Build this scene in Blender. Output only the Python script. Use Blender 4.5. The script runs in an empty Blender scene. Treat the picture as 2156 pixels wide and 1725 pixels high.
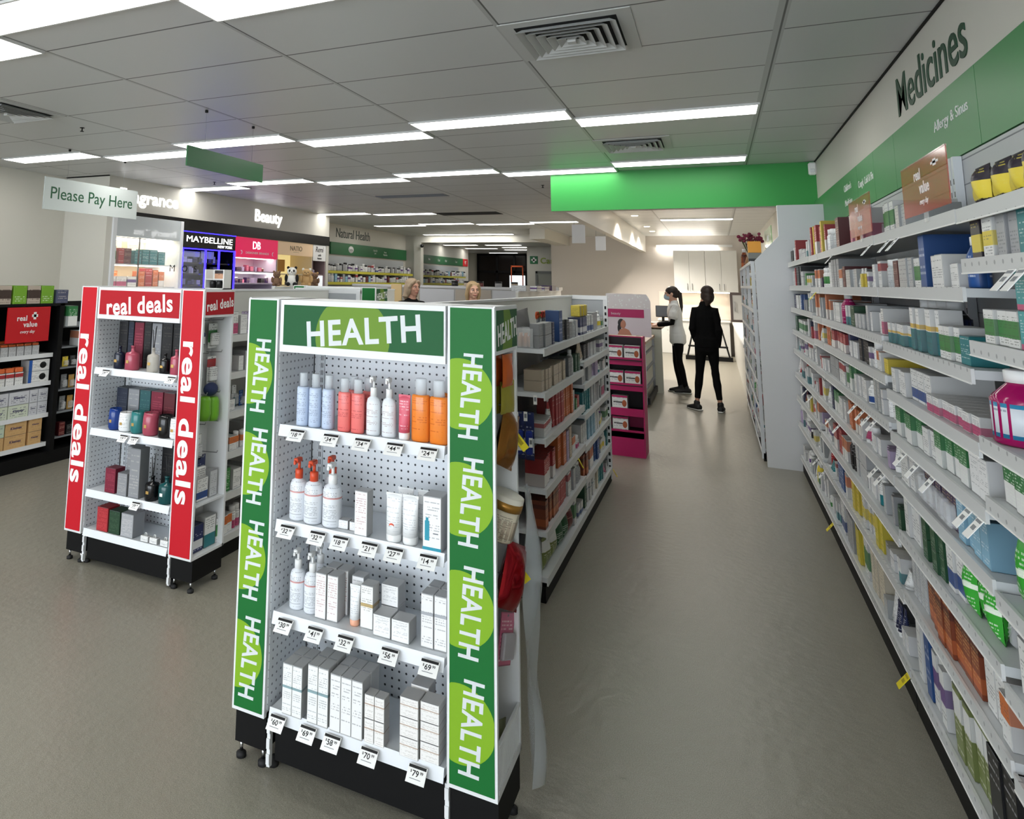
import bpy, math, random
from mathutils import Vector, Matrix
random.seed(11)
PI = math.pi
SC = bpy.context.scene
COL = SC.collection

# ------------------------------------------------------------------ camera, daylight, exposure
W_PX, H_PX = 2156.0, 1725.0
FOC, CX, CY = 1478.2, 739.2, 372.4            # lens in pixels and the point the lens axis meets (the photo is an off-centre crop)
YAW, PIT, ROL = .4771, .1446, .0223
EYE = Vector((0, 0, 1.55))
def _axes():
    c, s = math.cos(YAW), math.sin(YAW)
    F = Vector((-s*math.cos(PIT), c*math.cos(PIT), math.sin(PIT)))
    R = Vector((c, s, 0)); U = R.cross(F)
    return math.cos(ROL)*R+math.sin(ROL)*U, -math.sin(ROL)*R+math.cos(ROL)*U, F
_R, _U, _F = _axes()
cam = bpy.data.cameras.new('camera'); camo = bpy.data.objects.new('camera', cam); COL.objects.link(camo)
cam.sensor_width = 36; cam.lens = FOC/W_PX*36
cam.shift_x = (W_PX/2-CX)/W_PX; cam.shift_y = -(H_PX/2-CY)/W_PX
cam.clip_start = .05; cam.clip_end = 100
M = Matrix((( _R.x, _U.x, -_F.x, EYE.x), (_R.y, _U.y, -_F.y, EYE.y), (_R.z, _U.z, -_F.z, EYE.z), (0, 0, 0, 1)))
camo.matrix_world = M
SC.camera = camo
SC.view_settings.view_transform = 'Standard'; SC.view_settings.look = 'None'
SC.view_settings.gamma = 1; SC.view_settings.use_curve_mapping = False
SC.view_settings.exposure = 0.32
SC.cycles.max_bounces = 7; SC.cycles.diffuse_bounces = 4; SC.cycles.glossy_bounces = 3
SC.cycles.transmission_bounces = 4; SC.cycles.transparent_max_bounces = 8
SC.cycles.caustics_reflective = False; SC.cycles.caustics_refractive = False
SC.cycles.sample_clamp_indirect = 6
world = bpy.data.worlds.new('overcast_day'); SC.world = world; world.use_nodes = True
world.node_tree.nodes['Background'].inputs[0].default_value = (.86, .93, 1.0, 1)
world.node_tree.nodes['Background'].inputs[1].default_value = 6.0
LAMP = 7.5                                     # radiance of the ceiling light panels
CEIL = 2.774

# ------------------------------------------------------------------ helpers
def srgb(*c):
    if len(c) == 1 and isinstance(c[0], (tuple, list)): c = c[0]
    r = []
    for v in c[:3]:
        v /= 255.0
        r.append(v/12.92 if v <= .04045 else ((v+.055)/1.055)**2.4)
    return (r[0], r[1], r[2], 1)
MATS = {}
def mat(name, col, rough=.5, metal=0, emit=0, spec=.5, alpha=1, trans=0, ior=1.45, bump=0, bscale=200):
    if name in MATS: return MATS[name]
    m = bpy.data.materials.new(name); m.use_nodes = True
    b = m.node_tree.nodes['Principled BSDF']
    c = srgb(col)
    b.inputs['Base Color'].default_value = c; b.inputs['Roughness'].default_value = rough
    b.inputs['Metallic'].default_value = metal; b.inputs['Specular IOR Level'].default_value = spec
    b.inputs['Alpha'].default_value = alpha; b.inputs['Transmission Weight'].default_value = trans; b.inputs['IOR'].default_value = ior
    if emit:
        b.inputs['Emission Color'].default_value = c; b.inputs['Emission Strength'].default_value = emit
    if bump:
        n = m.node_tree.nodes.new('ShaderNodeTexNoise'); n.inputs['Scale'].default_value = bscale
        t = m.node_tree.nodes.new('ShaderNodeTexCoord'); bp = m.node_tree.nodes.new('ShaderNodeBump')
        bp.inputs['Strength'].default_value = bump
        m.node_tree.links.new(t.outputs['Object'], n.inputs['Vector']); m.node_tree.links.new(n.outputs['Fac'], bp.inputs['Height'])
        m.node_tree.links.new(bp.outputs['Normal'], b.inputs['Normal'])
    m.diffuse_color = c
    MATS[name] = m
    return m
class NG:                                       # small node-graph writer
    def __init__(s, m): s.t = m.node_tree; s.n = s.t.nodes; s.l = s.t.links
    def new(s, typ, **kw):
        n = s.n.new(typ)
        for k, v in kw.items(): setattr(n, k, v)
        return n
    def put(s, sock, v):
        if hasattr(v, 'is_linked') or hasattr(v, 'links'): s.l.new(v, sock)
        else: sock.default_value = v
    def math(s, op, a, b=0, c=0):
        n = s.new('ShaderNodeMath', operation=op)
        s.put(n.inputs[0], a); s.put(n.inputs[1], b)
        if op in ('MULTIPLY_ADD', 'COMPARE'): s.put(n.inputs[2], c)
        return n.outputs[0]
    def mix(s, f, a, b):
        n = s.new('ShaderNodeMix', data_type='RGBA')
        s.put(n.inputs['Factor'], f); s.put(n.inputs[6], a); s.put(n.inputs[7], b)
        return n.outputs[2]
def printed(name, base, ink=(70, 75, 85), band=None, lo=.0, hi=.0, lines=14, rough=.38, band2=None, lo2=0, hi2=0, alpha=1, edge=0):
    """card or label print: coloured bands across and broken lines of small type"""
    if name in MATS: return MATS[name]
    m = mat(name, base, rough, alpha=alpha); g = NG(m); b = g.n['Principled BSDF']
    tc = g.new('ShaderNodeTexCoord'); sx = g.new('ShaderNodeSeparateXYZ'); g.l.new(tc.outputs['Generated'], sx.inputs[0])
    oi = g.new('ShaderNodeObjectInfo'); x, y, z = sx.outputs
    u = g.math('MULTIPLY_ADD', y, 1.37, x)
    zz = g.math('MULTIPLY', z, float(lines)); li = g.math('FLOOR', zz); fz = g.math('FRACT', zz)
    on = g.math('MULTIPLY', g.math('GREATER_THAN', fz, .3), g.math('LESS_THAN', fz, .72))
    cv = g.new('ShaderNodeCombineXYZ'); g.put(cv.inputs[0], g.math('MULTIPLY', u, 9.0)); g.put(cv.inputs[1], g.math('MULTIPLY', li, 3.7))
    sd = (sum(ord(ch) for ch in name) % 97)*.37
    g.put(cv.inputs[2], sd)
    no = g.new('ShaderNodeTexNoise'); no.inputs['Scale'].default_value = 1.0; no.inputs['Detail'].default_value = 1; g.l.new(cv.outputs[0], no.inputs['Vector'])
    wn = g.new('ShaderNodeTexWhiteNoise', noise_dimensions='1D'); g.put(wn.inputs['W'], g.math('ADD', li, sd))
    k = g.math('MULTIPLY', on, g.math('GREATER_THAN', no.outputs['Fac'], .47))
    k = g.math('MULTIPLY', k, g.math('GREATER_THAN', wn.outputs['Value'], .42))
    k = g.math('MULTIPLY', k, g.math('MULTIPLY', g.math('GREATER_THAN', z, .09), g.math('LESS_THAN', z, .93)))
    k = g.math('MULTIPLY', k, g.math('MULTIPLY', g.math('GREATER_THAN', x, .1), g.math('LESS_THAN', x, .9)))
    k = g.math('MULTIPLY', k, .58)
    c = srgb(base)
    def bandmask(l, h): return g.math('MULTIPLY', g.math('GREATER_THAN', z, l), g.math('LESS_THAN', z, h))
    if band: c = g.mix(bandmask(lo, hi), c, srgb(band))
    if band2: c = g.mix(bandmask(lo2, hi2), c, srgb(band2))
    c = g.mix(k, c, srgb(ink))
    if edge:                                    # darker outline so adjoining boxes read apart
        e = g.math('MAXIMUM', g.math('MAXIMUM', g.math('LESS_THAN', x, .03), g.math('GREATER_THAN', x, .97)), g.math('MAXIMUM', g.math('LESS_THAN', z, .025), g.math('GREATER_THAN', z, .975)))
        c = g.mix(g.math('MULTIPLY', e, edge), c, srgb(tuple(v*.42 for v in base)))
    g.l.new(c, b.inputs['Base Color'])
    return m
def perforated(name, base, hole, pitch=.0254, r=.17, axes=(0, 2)):
    if name in MATS: return MATS[name]
    m = mat(name, base, .45); g = NG(m); b = g.n['Principled BSDF']
    tc = g.new('ShaderNodeTexCoord'); sx = g.new('ShaderNodeSeparateXYZ'); g.l.new(tc.outputs['Object'], sx.inputs[0])
    ds = []
    for a in axes:
        f = g.math('FRACT', g.math('DIVIDE', sx.outputs[a], pitch)); d = g.math('SUBTRACT', f, .5); ds.append(g.math('MULTIPLY', d, d))
    d2 = g.math('ADD', ds[0], ds[1]); k = g.math('LESS_THAN', d2, r*r)
    g.l.new(g.mix(k, srgb(base), srgb(hole)), b.inputs['Base Color'])
    return m
class MB:                                       # collects shapes and links them as ONE mesh object
    def __init__(s): s.v = []; s.f = []; s.m = []; s.ms = []; s.sm = []
    def mi(s, m):
        if m not in s.ms: s.ms.append(m)
        return s.ms.index(m)
    def add(s, vs, fs, m, smooth=False, T=None):
        o = len(s.v)
        s.v += [tuple(T @ Vector(v)) if T is not None else tuple(v) for v in vs]
        k = s.mi(m)
        for f in fs: s.f.append(tuple(i+o for i in f)); s.m.append(k); s.sm.append(smooth)
        return s
    def box(s, x0, y0, z0, x1, y1, z1, m, ch=0, T=None):
        if x0 > x1: x0, x1 = x1, x0
        if y0 > y1: y0, y1 = y1, y0
        if z0 > z1: z0, z1 = z1, z0
        if ch <= 0:
            vs = [(x, y, z) for z in (z0, z1) for y in (y0, y1) for x in (x0, x1)]
            fs = [(0, 2, 3, 1), (4, 5, 7, 6), (0, 1, 5, 4), (2, 6, 7, 3), (0, 4, 6, 2), (1, 3, 7, 5)]
            return s.add(vs, fs, m, T=T)
        ch = min(ch, .45*min(x1-x0, y1-y0, z1-z0)); c = ch
        vs = []; ids = {}
        for ix, X in enumerate((x0, x1)):
            for iy, Y in enumerate((y0, y1)):
                for iz, Z in enumerate((z0, z1)):
                    dx = c if ix == 0 else -c; dy = c if iy == 0 else -c; dz = c if iz == 0 else -c
                    ids[ix, iy, iz, 0] = len(vs); vs.append((X, Y+dy, Z+dz))
                    ids[ix, iy, iz, 1] = len(vs); vs.append((X+dx, Y, Z+dz))
                    ids[ix, iy, iz, 2] = len(vs); vs.append((X+dx, Y+dy, Z))
        I = lambda a, b, cc, d: ids[a, b, cc, d]
        fs = []
        fs.append([I(0, 0, 0, 0), I(0, 0, 1, 0), I(0, 1, 1, 0), I(0, 1, 0, 0)]); fs.append([I(1, 0, 0, 0), I(1, 1, 0, 0), I(1, 1, 1, 0), I(1, 0, 1, 0)])
        fs.append([I(0, 0, 0, 1), I(1, 0, 0, 1), I(1, 0, 1, 1), I(0, 0, 1, 1)]); fs.append([I(0, 1, 0, 1), I(0, 1, 1, 1), I(1, 1, 1, 1), I(1, 1, 0, 1)])
        fs.append([I(0, 0, 0, 2), I(0, 1, 0, 2), I(1, 1, 0, 2), I(1, 0, 0, 2)]); fs.append([I(0, 0, 1, 2), I(1, 0, 1, 2), I(1, 1, 1, 2), I(0, 1, 1, 2)])
        for a in (0, 1):
            for b in (0, 1):
                fs.append([I(a, b, 0, 0), I(a, b, 1, 0), I(a, b, 1, 1), I(a, b, 0, 1)])
                fs.append([I(a, 0, b, 0), I(a, 1, b, 0), I(a, 1, b, 2), I(a, 0, b, 2)])
                fs.append([I(0, a, b, 1), I(1, a, b, 1), I(1, a, b, 2), I(0, a, b, 2)])
        cen = Vector(((x0+x1)/2, (y0+y1)/2, (z0+z1)/2))
        for a in (0, 1):
            for b in (0, 1):
                for d in (0, 1): fs.append([I(a, b, d, 0), I(a, b, d, 1), I(a, b, d, 2)])
        out = []
        for f in fs:
            p = [Vector(vs[i]) for i in f]; n = (p[1]-p[0]).cross(p[2]-p[0]); mid = sum(p, Vector())/len(p)
            out.append(f if n.dot(mid-cen) > 0 else f[::-1])
        return s.add(vs, out, m, T=T)
    def prism(s, pts, o, U, V, N, d, m):          # polygon pts (u,v) at o, pushed d along N
        U, V, N, o = Vector(U), Vector(V), Vector(N), Vector(o); n = len(pts)
        if U.cross(V).dot(N) < 0: pts = pts[::-1]
        a = [o+U*p[0]+V*p[1] for p in pts]; b = [p+N*d for p in a]
        fs = [tuple(range(n))[::-1], tuple(range(n, 2*n))]+[(i, (i+1) % n, n+(i+1) % n, n+i) for i in range(n)]
        if d < 0: fs = [f[::-1] for f in fs]
        return s.add(a+b, fs, m)
    def lathe(s, prof, m, c=(0, 0, 0), seg=20, sx=1, sy=1, T=None, smooth=True):
        vs = []; fs = []; n = len(prof)
        for r, z in prof:
            for k in range(seg):
                a = 2*PI*k/seg; vs.append((c[0]+r*math.cos(a)*sx, c[1]+r*math.sin(a)*sy, c[2]+z))
        for i in range(n-1):
            for k in range(seg):
                k2 = (k+1) % seg; fs.append((i*seg+k, i*seg+k2, (i+1)*seg+k2, (i+1)*seg+k))
        fs.append(tuple(range(seg))[::-1]); fs.append(tuple(range((n-1)*seg, n*seg)))
        return s.add(vs, fs, m, smooth, T)
    def loft(s, pts, rad, m, seg=12, hint=(0, 0, 1), cap=True, smooth=True):
        """tube through pts; rad is r or (a,b) per point, a along hint x tangent"""
        P = [Vector(p) for p in pts]; n = len(P)
        R = [(r, r) if not isinstance(r, (tuple, list)) else r for r in rad]
        T = [(P[min(i+1, n-1)]-P[max(i-1, 0)]).normalized() for i in range(n)]
        if cap:
            e0 = P[0]-T[0]*min(R[0])*.55; e1 = P[-1]+T[-1]*min(R[-1])*.55
            P = [e0]+P+[e1]; R = [(R[0][0]*.55, R[0][1]*.55)]+R+[(R[-1][0]*.55, R[-1][1]*.55)]; T = [T[0]]+T+[T[-1]]; n += 2
        vs = []; fs = []; h = Vector(hint); prev = None
        for i in range(n):
            a = h.cross(T[i])
            if a.length < .05: a = prev.copy() if prev else Vector((1, 0, 0)).cross(T[i])
            a = (a-T[i]*a.dot(T[i])).normalized()
            if prev and a.dot(prev) < 0 and hint == (0, 0, 1): a = -a
            prev = a; b = T[i].cross(a)
            for k in range(seg):
                t = 2*PI*k/seg; vs.append(P[i]+a*math.cos(t)*R[i][0]+b*math.sin(t)*R[i][1])
        for i in range(n-1):
            for k in range(seg):
                k2 = (k+1) % seg; fs.append((i*seg+k, i*seg+k2, (i+1)*seg+k2, (i+1)*seg+k))
        fs.append(tuple(range(seg))[::-1]); fs.append(tuple(range((n-1)*seg, n*seg)))
        return s.add(vs, fs, m, smooth)
    def ball(s, c, r, m, seg=14, rings=9, T=None):
        rx, ry, rz = r if isinstance(r, (tuple, list)) else (r, r, r)
        vs = []; fs = []
        for i in range(1, rings):
            p = PI*i/rings
            for k in range(seg):
                a = 2*PI*k/seg; vs.append((c[0]+rx*math.sin(p)*math.cos(a), c[1]+ry*math.sin(p)*math.sin(a), c[2]-rz*math.cos(p)))
        for i in range(rings-2):
            for k in range(seg):
                k2 = (k+1) % seg; fs.append((i*seg+k, i*seg+k2, (i+1)*seg+k2, (i+1)*seg+k))
        b = len(vs); vs.append((c[0], c[1], c[2]-rz)); vs.append((c[0], c[1], c[2]+rz))
        for k in range(seg):
            fs.append((b, (k+1) % seg, k)); q = (rings-2)*seg; fs.append((b+1, q+k, q+(k+1) % seg))
        return s.add(vs, fs, m, True, T)
    def text(s, string, o, U, V, w=None, h=None, m=None, d=.002, bold=0, anchor='c', shear=0):
        """raised lettering: fits width w or cap height h, U right, V up, o is the centre (c) or left base (l)"""
        vs, fs, bw, bh = text_mesh(string, bold, shear)
        if w and h: kx, ky = w/bw, h/bh
        elif w: kx = ky = w/bw
        else: kx = ky = h/bh
        U, V, o = Vector(U).normalized(), Vector(V).normalized(), Vector(o); N = U.cross(V)
        ox, oy = (-bw/2, -bh/2) if anchor == 'c' else (0, 0)
        pts = [o+U*(p[0]+ox)*kx+V*(p[1]+oy)*ky+N*(d if p[2] > 0 else 0) for p in vs]
        return s.add(pts, fs, m)
    def mesh(s, name):
        me = bpy.data.meshes.new(name); me.from_pydata([tuple(v) for v in s.v], [], s.f)
        for m in s.ms: me.materials.append(m)
        me.polygons.foreach_set('material_index', s.m); me.polygons.foreach_set('use_smooth', s.sm)
        me.update(); return me
    def obj(s, name, parent=None, loc=(0, 0, 0), rz=0, rot=None):
        return inst(s.mesh(name), name, parent, loc, rz, rot)
def inst(me, name, parent=None, loc=(0, 0, 0), rz=0, rot=None):
    o = bpy.data.objects.new(name, me); COL.objects.link(o)
    o.location = loc; o.rotation_euler = rot if rot else (0, 0, rz)
    if parent: o.parent = parent
    return o
TXT = {}
def text_mesh(string, bold=0, shear=0):
    key = (string, bold, shear)
    if key in TXT: return TXT[key]
    cu = bpy.data.curves.new('lettering', 'FONT'); cu.body = string; cu.size = 1; cu.extrude = .01; cu.offset = bold; cu.resolution_u = 4; cu.shear = shear; cu.space_character = 1.09 if bold > .015 else 1.0
    ob = bpy.data.objects.new('lettering', cu); COL.objects.link(ob)
    dg = bpy.context.evaluated_depsgraph_get(); dg.update()
    me = bpy.data.meshes.new_from_object(ob.evaluated_get(dg))
    xs = [v.co.x for v in me.vertices]; ys = [v.co.y for v in me.vertices]
    x0, x1, y0, y1 = min(xs), max(xs), min(ys), max(ys)
    vs = [(v.co.x-x0, v.co.y-y0, v.co.z) for v in me.vertices]; fs = [tuple(p.vertices) for p in me.polygons]
    bpy.data.objects.remove(ob); bpy.data.curves.remove(cu); bpy.data.meshes.remove(me)
    TXT[key] = (vs, fs, x1-x0, y1-y0)
    return TXT[key]
def tag(o, label=None, cat=None, group=None, kind=None):
    if label: o['label'] = label
    if cat: o['category'] = cat
    if group: o['group'] = group
    if kind: o['kind'] = kind
    return o
def thing(name, label, cat, loc=(0, 0, 0), rz=0, group=None):
    o = bpy.data.objects.new(name, None); COL.objects.link(o); o.location = loc; o.rotation_euler = (0, 0, rz); o.empty_display_size = .1
    return tag(o, label, cat, group)
def structure(o): o['kind'] = 'structure'; return o
def dup(root, loc, rz=0, label=None, group=None):
    r = root.copy(); COL.objects.link(r); r.location = loc; r.rotation_euler = (0, 0, rz)
    if label: r['label'] = label
    if group: r['group'] = group
    for ch in list(root.children):
        c = ch.copy(); COL.objects.link(c); c.parent = r
        for g in ch.children:
            d = g.copy(); COL.objects.link(d); d.parent = c
    return r
_ONES = 'zeroth first second third fourth fifth sixth seventh eighth ninth tenth eleventh twelfth thirteenth fourteenth fifteenth sixteenth seventeenth eighteenth nineteenth twentieth'.split()
def nth(n):
    if n <= 20: return _ONES[n]
    t = {2: 'twenty', 3: 'thirty', 4: 'forty', 5: 'fifty'}[n//10]
    return {20: 'twentieth', 30: 'thirtieth', 40: 'fortieth', 50: 'fiftieth'}[n] if n % 10 == 0 else t+'-'+_ONES[n % 10]
X3, Y3, Z3 = Vector((1, 0, 0)), Vector((0, 1, 0)), Vector((0, 0, 1))
NX, NY, NZ = -X3, -Y3, -Z3
WHITE = mat('powder_white', (226, 228, 230), .4); WHITE2 = mat('shelf_white', (214, 218, 222), .38)
BLACK = mat('kick_black', (7, 7, 8), .6, spec=.25); DARK = mat('matt_black', (13, 13, 14), .5, spec=.3); STEEL = mat('steel', (150, 152, 155), .3, .9)
GREYM = mat('grey_metal', (120, 124, 130), .45); PAPER = mat('white_card', (238, 238, 236), .6)
INKB = mat('black_ink', (18, 18, 20), .6); YELLOWTAG = mat('yellow_tag', (226, 208, 30), .5)
CLEAR = mat('clear_plastic', (235, 238, 240), .12, alpha=.28); RUBBER = mat('rubber', (24, 24, 25), .7); CHROME = mat('chrome', (190, 192, 195), .15, 1)
# ------------------------------------------------------------------ room shell
def floor_mat():
    m = mat('vinyl_floor', (150, 146, 136), .33); g = NG(m); b = g.n['Principled BSDF']
    tc = g.new('ShaderNodeTexCoord')
    n1 = g.new('ShaderNodeTexNoise'); n1.inputs['Scale'].default_value = 330; n1.inputs['Detail'].default_value = 1
    n2 = g.new('ShaderNodeTexNoise'); n2.inputs['Scale'].default_value = 7; n2.inputs['Detail'].default_value = 3
    for n in (n1, n2): g.l.new(tc.outputs['Object'], n.inputs['Vector'])
    k = g.math('MULTIPLY_ADD', g.math('SUBTRACT', n1.outputs['Fac'], .5), 1.7, .5); k = g.math('MINIMUM', g.math('MAXIMUM', k, 0.0), 1.0)
    c = g.mix(k, srgb(107, 104, 93), srgb(163, 159, 146)); c = g.mix(g.math('MULTIPLY', n2.outputs['Fac'], .25), c, srgb(118, 116, 103))
    g.l.new(c, b.inputs['Base Color'])
    n3 = g.new('ShaderNodeTexNoise'); n3.inputs['Scale'].default_value = 22; n3.inputs['Detail'].default_value = 3; g.l.new(tc.outputs['Object'], n3.inputs['Vector'])
    bp = g.new('ShaderNodeBump'); bp.inputs['Strength'].default_value = .3; bp.inputs['Distance'].default_value = .01
    g.l.new(n3.outputs['Fac'], bp.inputs['Height']); g.l.new(bp.outputs['Normal'], b.inputs['Normal'])
    return m
def ceiling_mat():
    m = mat('ceiling_tile', (205, 206, 205), .38); g = NG(m); b = g.n['Principled BSDF']
    tc = g.new('ShaderNodeTexCoord'); sx = g.new('ShaderNodeSeparateXYZ'); g.l.new(tc.outputs['Object'], sx.inputs[0])
    def line(a, off, pitch, half):
        f = g.math('FRACT', g.math('DIVIDE', g.math('SUBTRACT', sx.outputs[a], off-50*pitch), pitch))
        d = g.math('MINIMUM', f, g.math('SUBTRACT', 1.0, f))
        return g.math('LESS_THAN', d, half/pitch)
    row = line(1, 2.58, .6, .0058); colt = line(0, .32, 1.2, .013); colb = line(0, .32+.012, 1.2, .0045)
    wide = g.math('COMPARE', sx.outputs[0], .325, .024)
    c = g.mix(g.math('MAXIMUM', colt, wide), srgb(205, 206, 205), srgb(182, 183, 182))
    c = g.mix(g.math('MULTIPLY', colb, .85), c, srgb(46, 46, 44))
    c = g.mix(g.math('MULTIPLY', g.math('MULTIPLY', row, g.math('SUBTRACT', 1.0, g.math('MAXIMUM', colt, wide))), .88), c, srgb(24, 24, 23))
    g.l.new(c, b.inputs['Base Color'])
    return m
WALLM = mat('wall_paint', (211, 208, 198), .5); WALLW = mat('wall_paint_warm', (214, 206, 198), .6)
def shell(name, x0, y0, z0, x1, y1, z1, m): return structure(MB().box(x0, y0, z0, x1, y1, z1, m).obj(name))
FLOORM, CEILM = floor_mat(), ceiling_mat()
shell('floor', -10, -4.2, -.1, 1.1, 31, 0, FLOORM)
shell('ceiling', -10, -4.2, CEIL, 1.1, 31, CEIL+.1, CEILM)
shell('wall_right', .914, -4.2, 0, 1.05, 19.2, CEIL, WALLM)
shell('wall_left', -7.55, -4.2, 0, -7.43, 6.35, CEIL, WALLM)
shell('wall_left_middle', -7.7, 6.35, 0, -7.56, 18, CEIL, WALLM)
shell('wall_left_rear', -8.45, 18, 0, -8.3, 22.5, CEIL, WALLM)
shell('wall_left_far', -9.95, 25.8, 0, -9.8, 30.2, CEIL, WALLM)
shell('wall_left_end', -8.45, 22.5, 0, -8.3, 25.8, CEIL, WALLM)
shell('wall_rear', -9.95, 30, 0, -5.6, 30.15, CEIL, WALLM)
shell('wall_rear_left', -9.8, 25.8, 0, -8.3, 25.9, CEIL, WALLM)
shell('wall_care', -5.636, 24, 0, -3.7, 24.12, CEIL, WALLM)
shell('wall_care_side', -5.636, 24.12, 0, -5.55, 30, CEIL, WALLM)
shell('wall_corridor', -3.82, 19.15, 0, -3.7, 24, CEIL, WALLM)
shell('wall_back', -3.82, 18.99, 0, 1.05, 19.15, CEIL, WALLW)
o = shell('column_1', -7.27, 17.9, 0, -7.07, 18.1, CEIL, WALLM)
shell('wall_column_link', -8.3, 18.0, 0, -7.27, 18.1, CEIL, WALLM)
shell('beam_1', -7.07, 17.9, 2.574, -3.82, 18.1, CEIL, WALLM)
shell('beam_2', -3.69, 16, 2.535, -3.35, 18.99, CEIL, WALLM)
GREENB = mat('bulkhead_green', (44, 142, 62), .45)
bk = MB().box(-1.6, 8.0, 2.352, .914, 8.02, CEIL, GREENB).box(-1.6, 8.02, 2.352, .914, 8.15, CEIL, WALLM)
structure(bk.obj('beam_green'))
shell('beam_dispensary', -1.6, 8.15, 2.372, -1.5, 18.99, CEIL, mat('gloss_panel', (214, 210, 200), .36))
# beauty wall bulkhead and its return
shell('wall_return', -7.56, 6.35, 0, -6.68, 6.45, CEIL, WALLM)
shell('wall_beauty_end', -7.56, 11.94, 0, -6.68, 12.04, CEIL, WALLM)
shell('beam_beauty', -7.4, 6.45, 2.352, -6.68, 11.94, CEIL, WALLM)
shell('trim_1', -6.72, 6.45, 2.18, -6.665, 12.04, 2.352, mat('gloss_black', (10, 10, 11), .25))
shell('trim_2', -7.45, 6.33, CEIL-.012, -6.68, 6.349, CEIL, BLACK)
shell('shadow_line', .902, -4.1, CEIL-.008, .9135, 7.99, CEIL-.0005, BLACK)  # black strip standing in for the shadow line where wall meets ceiling
# shop front behind the camera: glazing that lets the day in
fr = MB()
for x in (-7.43, -5.35, -3.27, -1.19, .85): fr.box(x-.03, -4.18, 0, x+.05, -4.08, 2.6, GREYM)
fr.box(-7.43, -4.18, 0, .914, -4.08, .12, GREYM).box(-7.43, -4.18, 2.5, .914, -4.08, CEIL, WALLM)
structure(fr.obj('window_1'))
# far dark windows
wf = MB()
wf.box(-9.19, 29.93, 1.2, -7.045, 29.98, 2.74, mat('night_glass', (24, 20, 19), .15))
for x in (-9.19, -8.35, -7.6, -7.1): wf.box(x, 29.88, 1.2, x+.09, 29.93, 2.74, BLACK)
wf.box(-9.19, 29.88, 1.95, -7.045, 29.93, 2.04, BLACK).box(-9.19, 29.88, 2.68, -7.045, 29.93, 2.76, BLACK)
structure(wf.obj('window_2'))
wg = MB(); wg.box(-7.75, 29.84, 1.3, -7.1, 29.87, 1.85, mat('lit_shopfront', (225, 235, 240), .5, emit=1.2)); structure(wg.obj('window_3'))
# door in the care wall
df = MB(); fm = mat('door_frame_grey', (120, 122, 120), .4)
df.box(-5.345, 23.93, 0, -5.27, 23.99, 1.95, fm).box(-4.4, 23.93, 0, -4.32, 23.99, 1.95, fm).box(-5.345, 23.93, 1.87, -4.32, 23.99, 1.95, fm)
df.box(-5.27, 23.95, .0, -4.4, 23.98, 1.87, mat('dim_glass', (150, 152, 145), .2))
dfo = structure(df.obj('door_1'))
MB().box(-4.95, 23.90, .95, -4.90, 23.95, 1.2, STEEL).obj('door_handle', dfo)

# ------------------------------------------------------------------ ceiling lights
LIGHTM = mat('light_diffuser', (255, 253, 248), .5, emit=LAMP); FRAMEM = mat('light_frame', (215, 215, 213), .4)
_fr = MB().box(0, 0, 0, 1.2, .012, .014, FRAMEM).box(0, .288, 0, 1.2, .3, .014, FRAMEM).box(0, .012, 0, .012, .288, .014, FRAMEM).box(1.188, .012, 0, 1.2, .288, .014, FRAMEM).mesh('frame')
_df = MB().box(.012, .012, .002, 1.188, .288, .012, LIGHTM).mesh('diffuser')
XC = [-6.88, -5.68, -4.48, -3.28, -2.08, -.88]
rowname = {0: 'row nearest the camera', 1: 'second row from camera', 2: 'row just before the green beam', 3: 'row above the open ceiling tile', 4: 'row behind the open ceiling tile', 5: 'row before the white cross beam', 6: 'rear room row'}
def light(x, y, label, group='ceiling light panels'):
    t = thing('ceiling_light', label, 'ceiling light', (x, y, CEIL-.014), 0, group)
    inst(_fr, 'frame', t); inst(_df, 'diffuser', t)
rows = [(0, 1.98, [2, 3, 4], [2, 4]), (1, 4.98, [0, 1, 2, 3, 4, 5], [1, 3, 5]), (2, 7.38, [0, 1, 2, 3, 4, 5], [0, 2, 4]), (3, 11.58, [0, 1], [1]), (4, 14.15, [0, 1, 2, 3], [0, 2]), (5, 17.5, [0, 1], [])]
for r, y, cols, far in rows:
    for i, c in enumerate(cols):
        if r == 2 and c in (0,): pass
        light(XC[c], y+(.3 if c in far else 0), 'long flush ceiling light, %s from left wall in %s' % (nth(i+1), rowname[r]))
for i, (x, y) in enumerate([(-8.2, 22.7), (-6.75, 22.75), (-8.2, 25.1), (-6.6, 24.3), (-7.0, 26.1), (-8.4, 28.9)]):
    light(x, y, 'long flush ceiling light in rear room, %s of its staggered group counting away from camera' % nth(i+1))
light(-.86, 9.2, 'added ceiling fill light hidden just behind the green beam')  # this and the next: unseen panels added to brighten the dispensary
light(-.86, 11.4, 'added ceiling fill light hidden further behind the green beam')
light(-.86, 14.1, 'long flush ceiling light over the dispensary floor')
for y in (-.72, -3.0):
    for i, c in enumerate((0, 2, 3, 4)): light(XC[c], y, 'long flush ceiling light behind the camera, %s of the %s row' % (nth(i+1), 'near' if y > -1 else 'window'), 'ceiling lights near the shop front')

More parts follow.
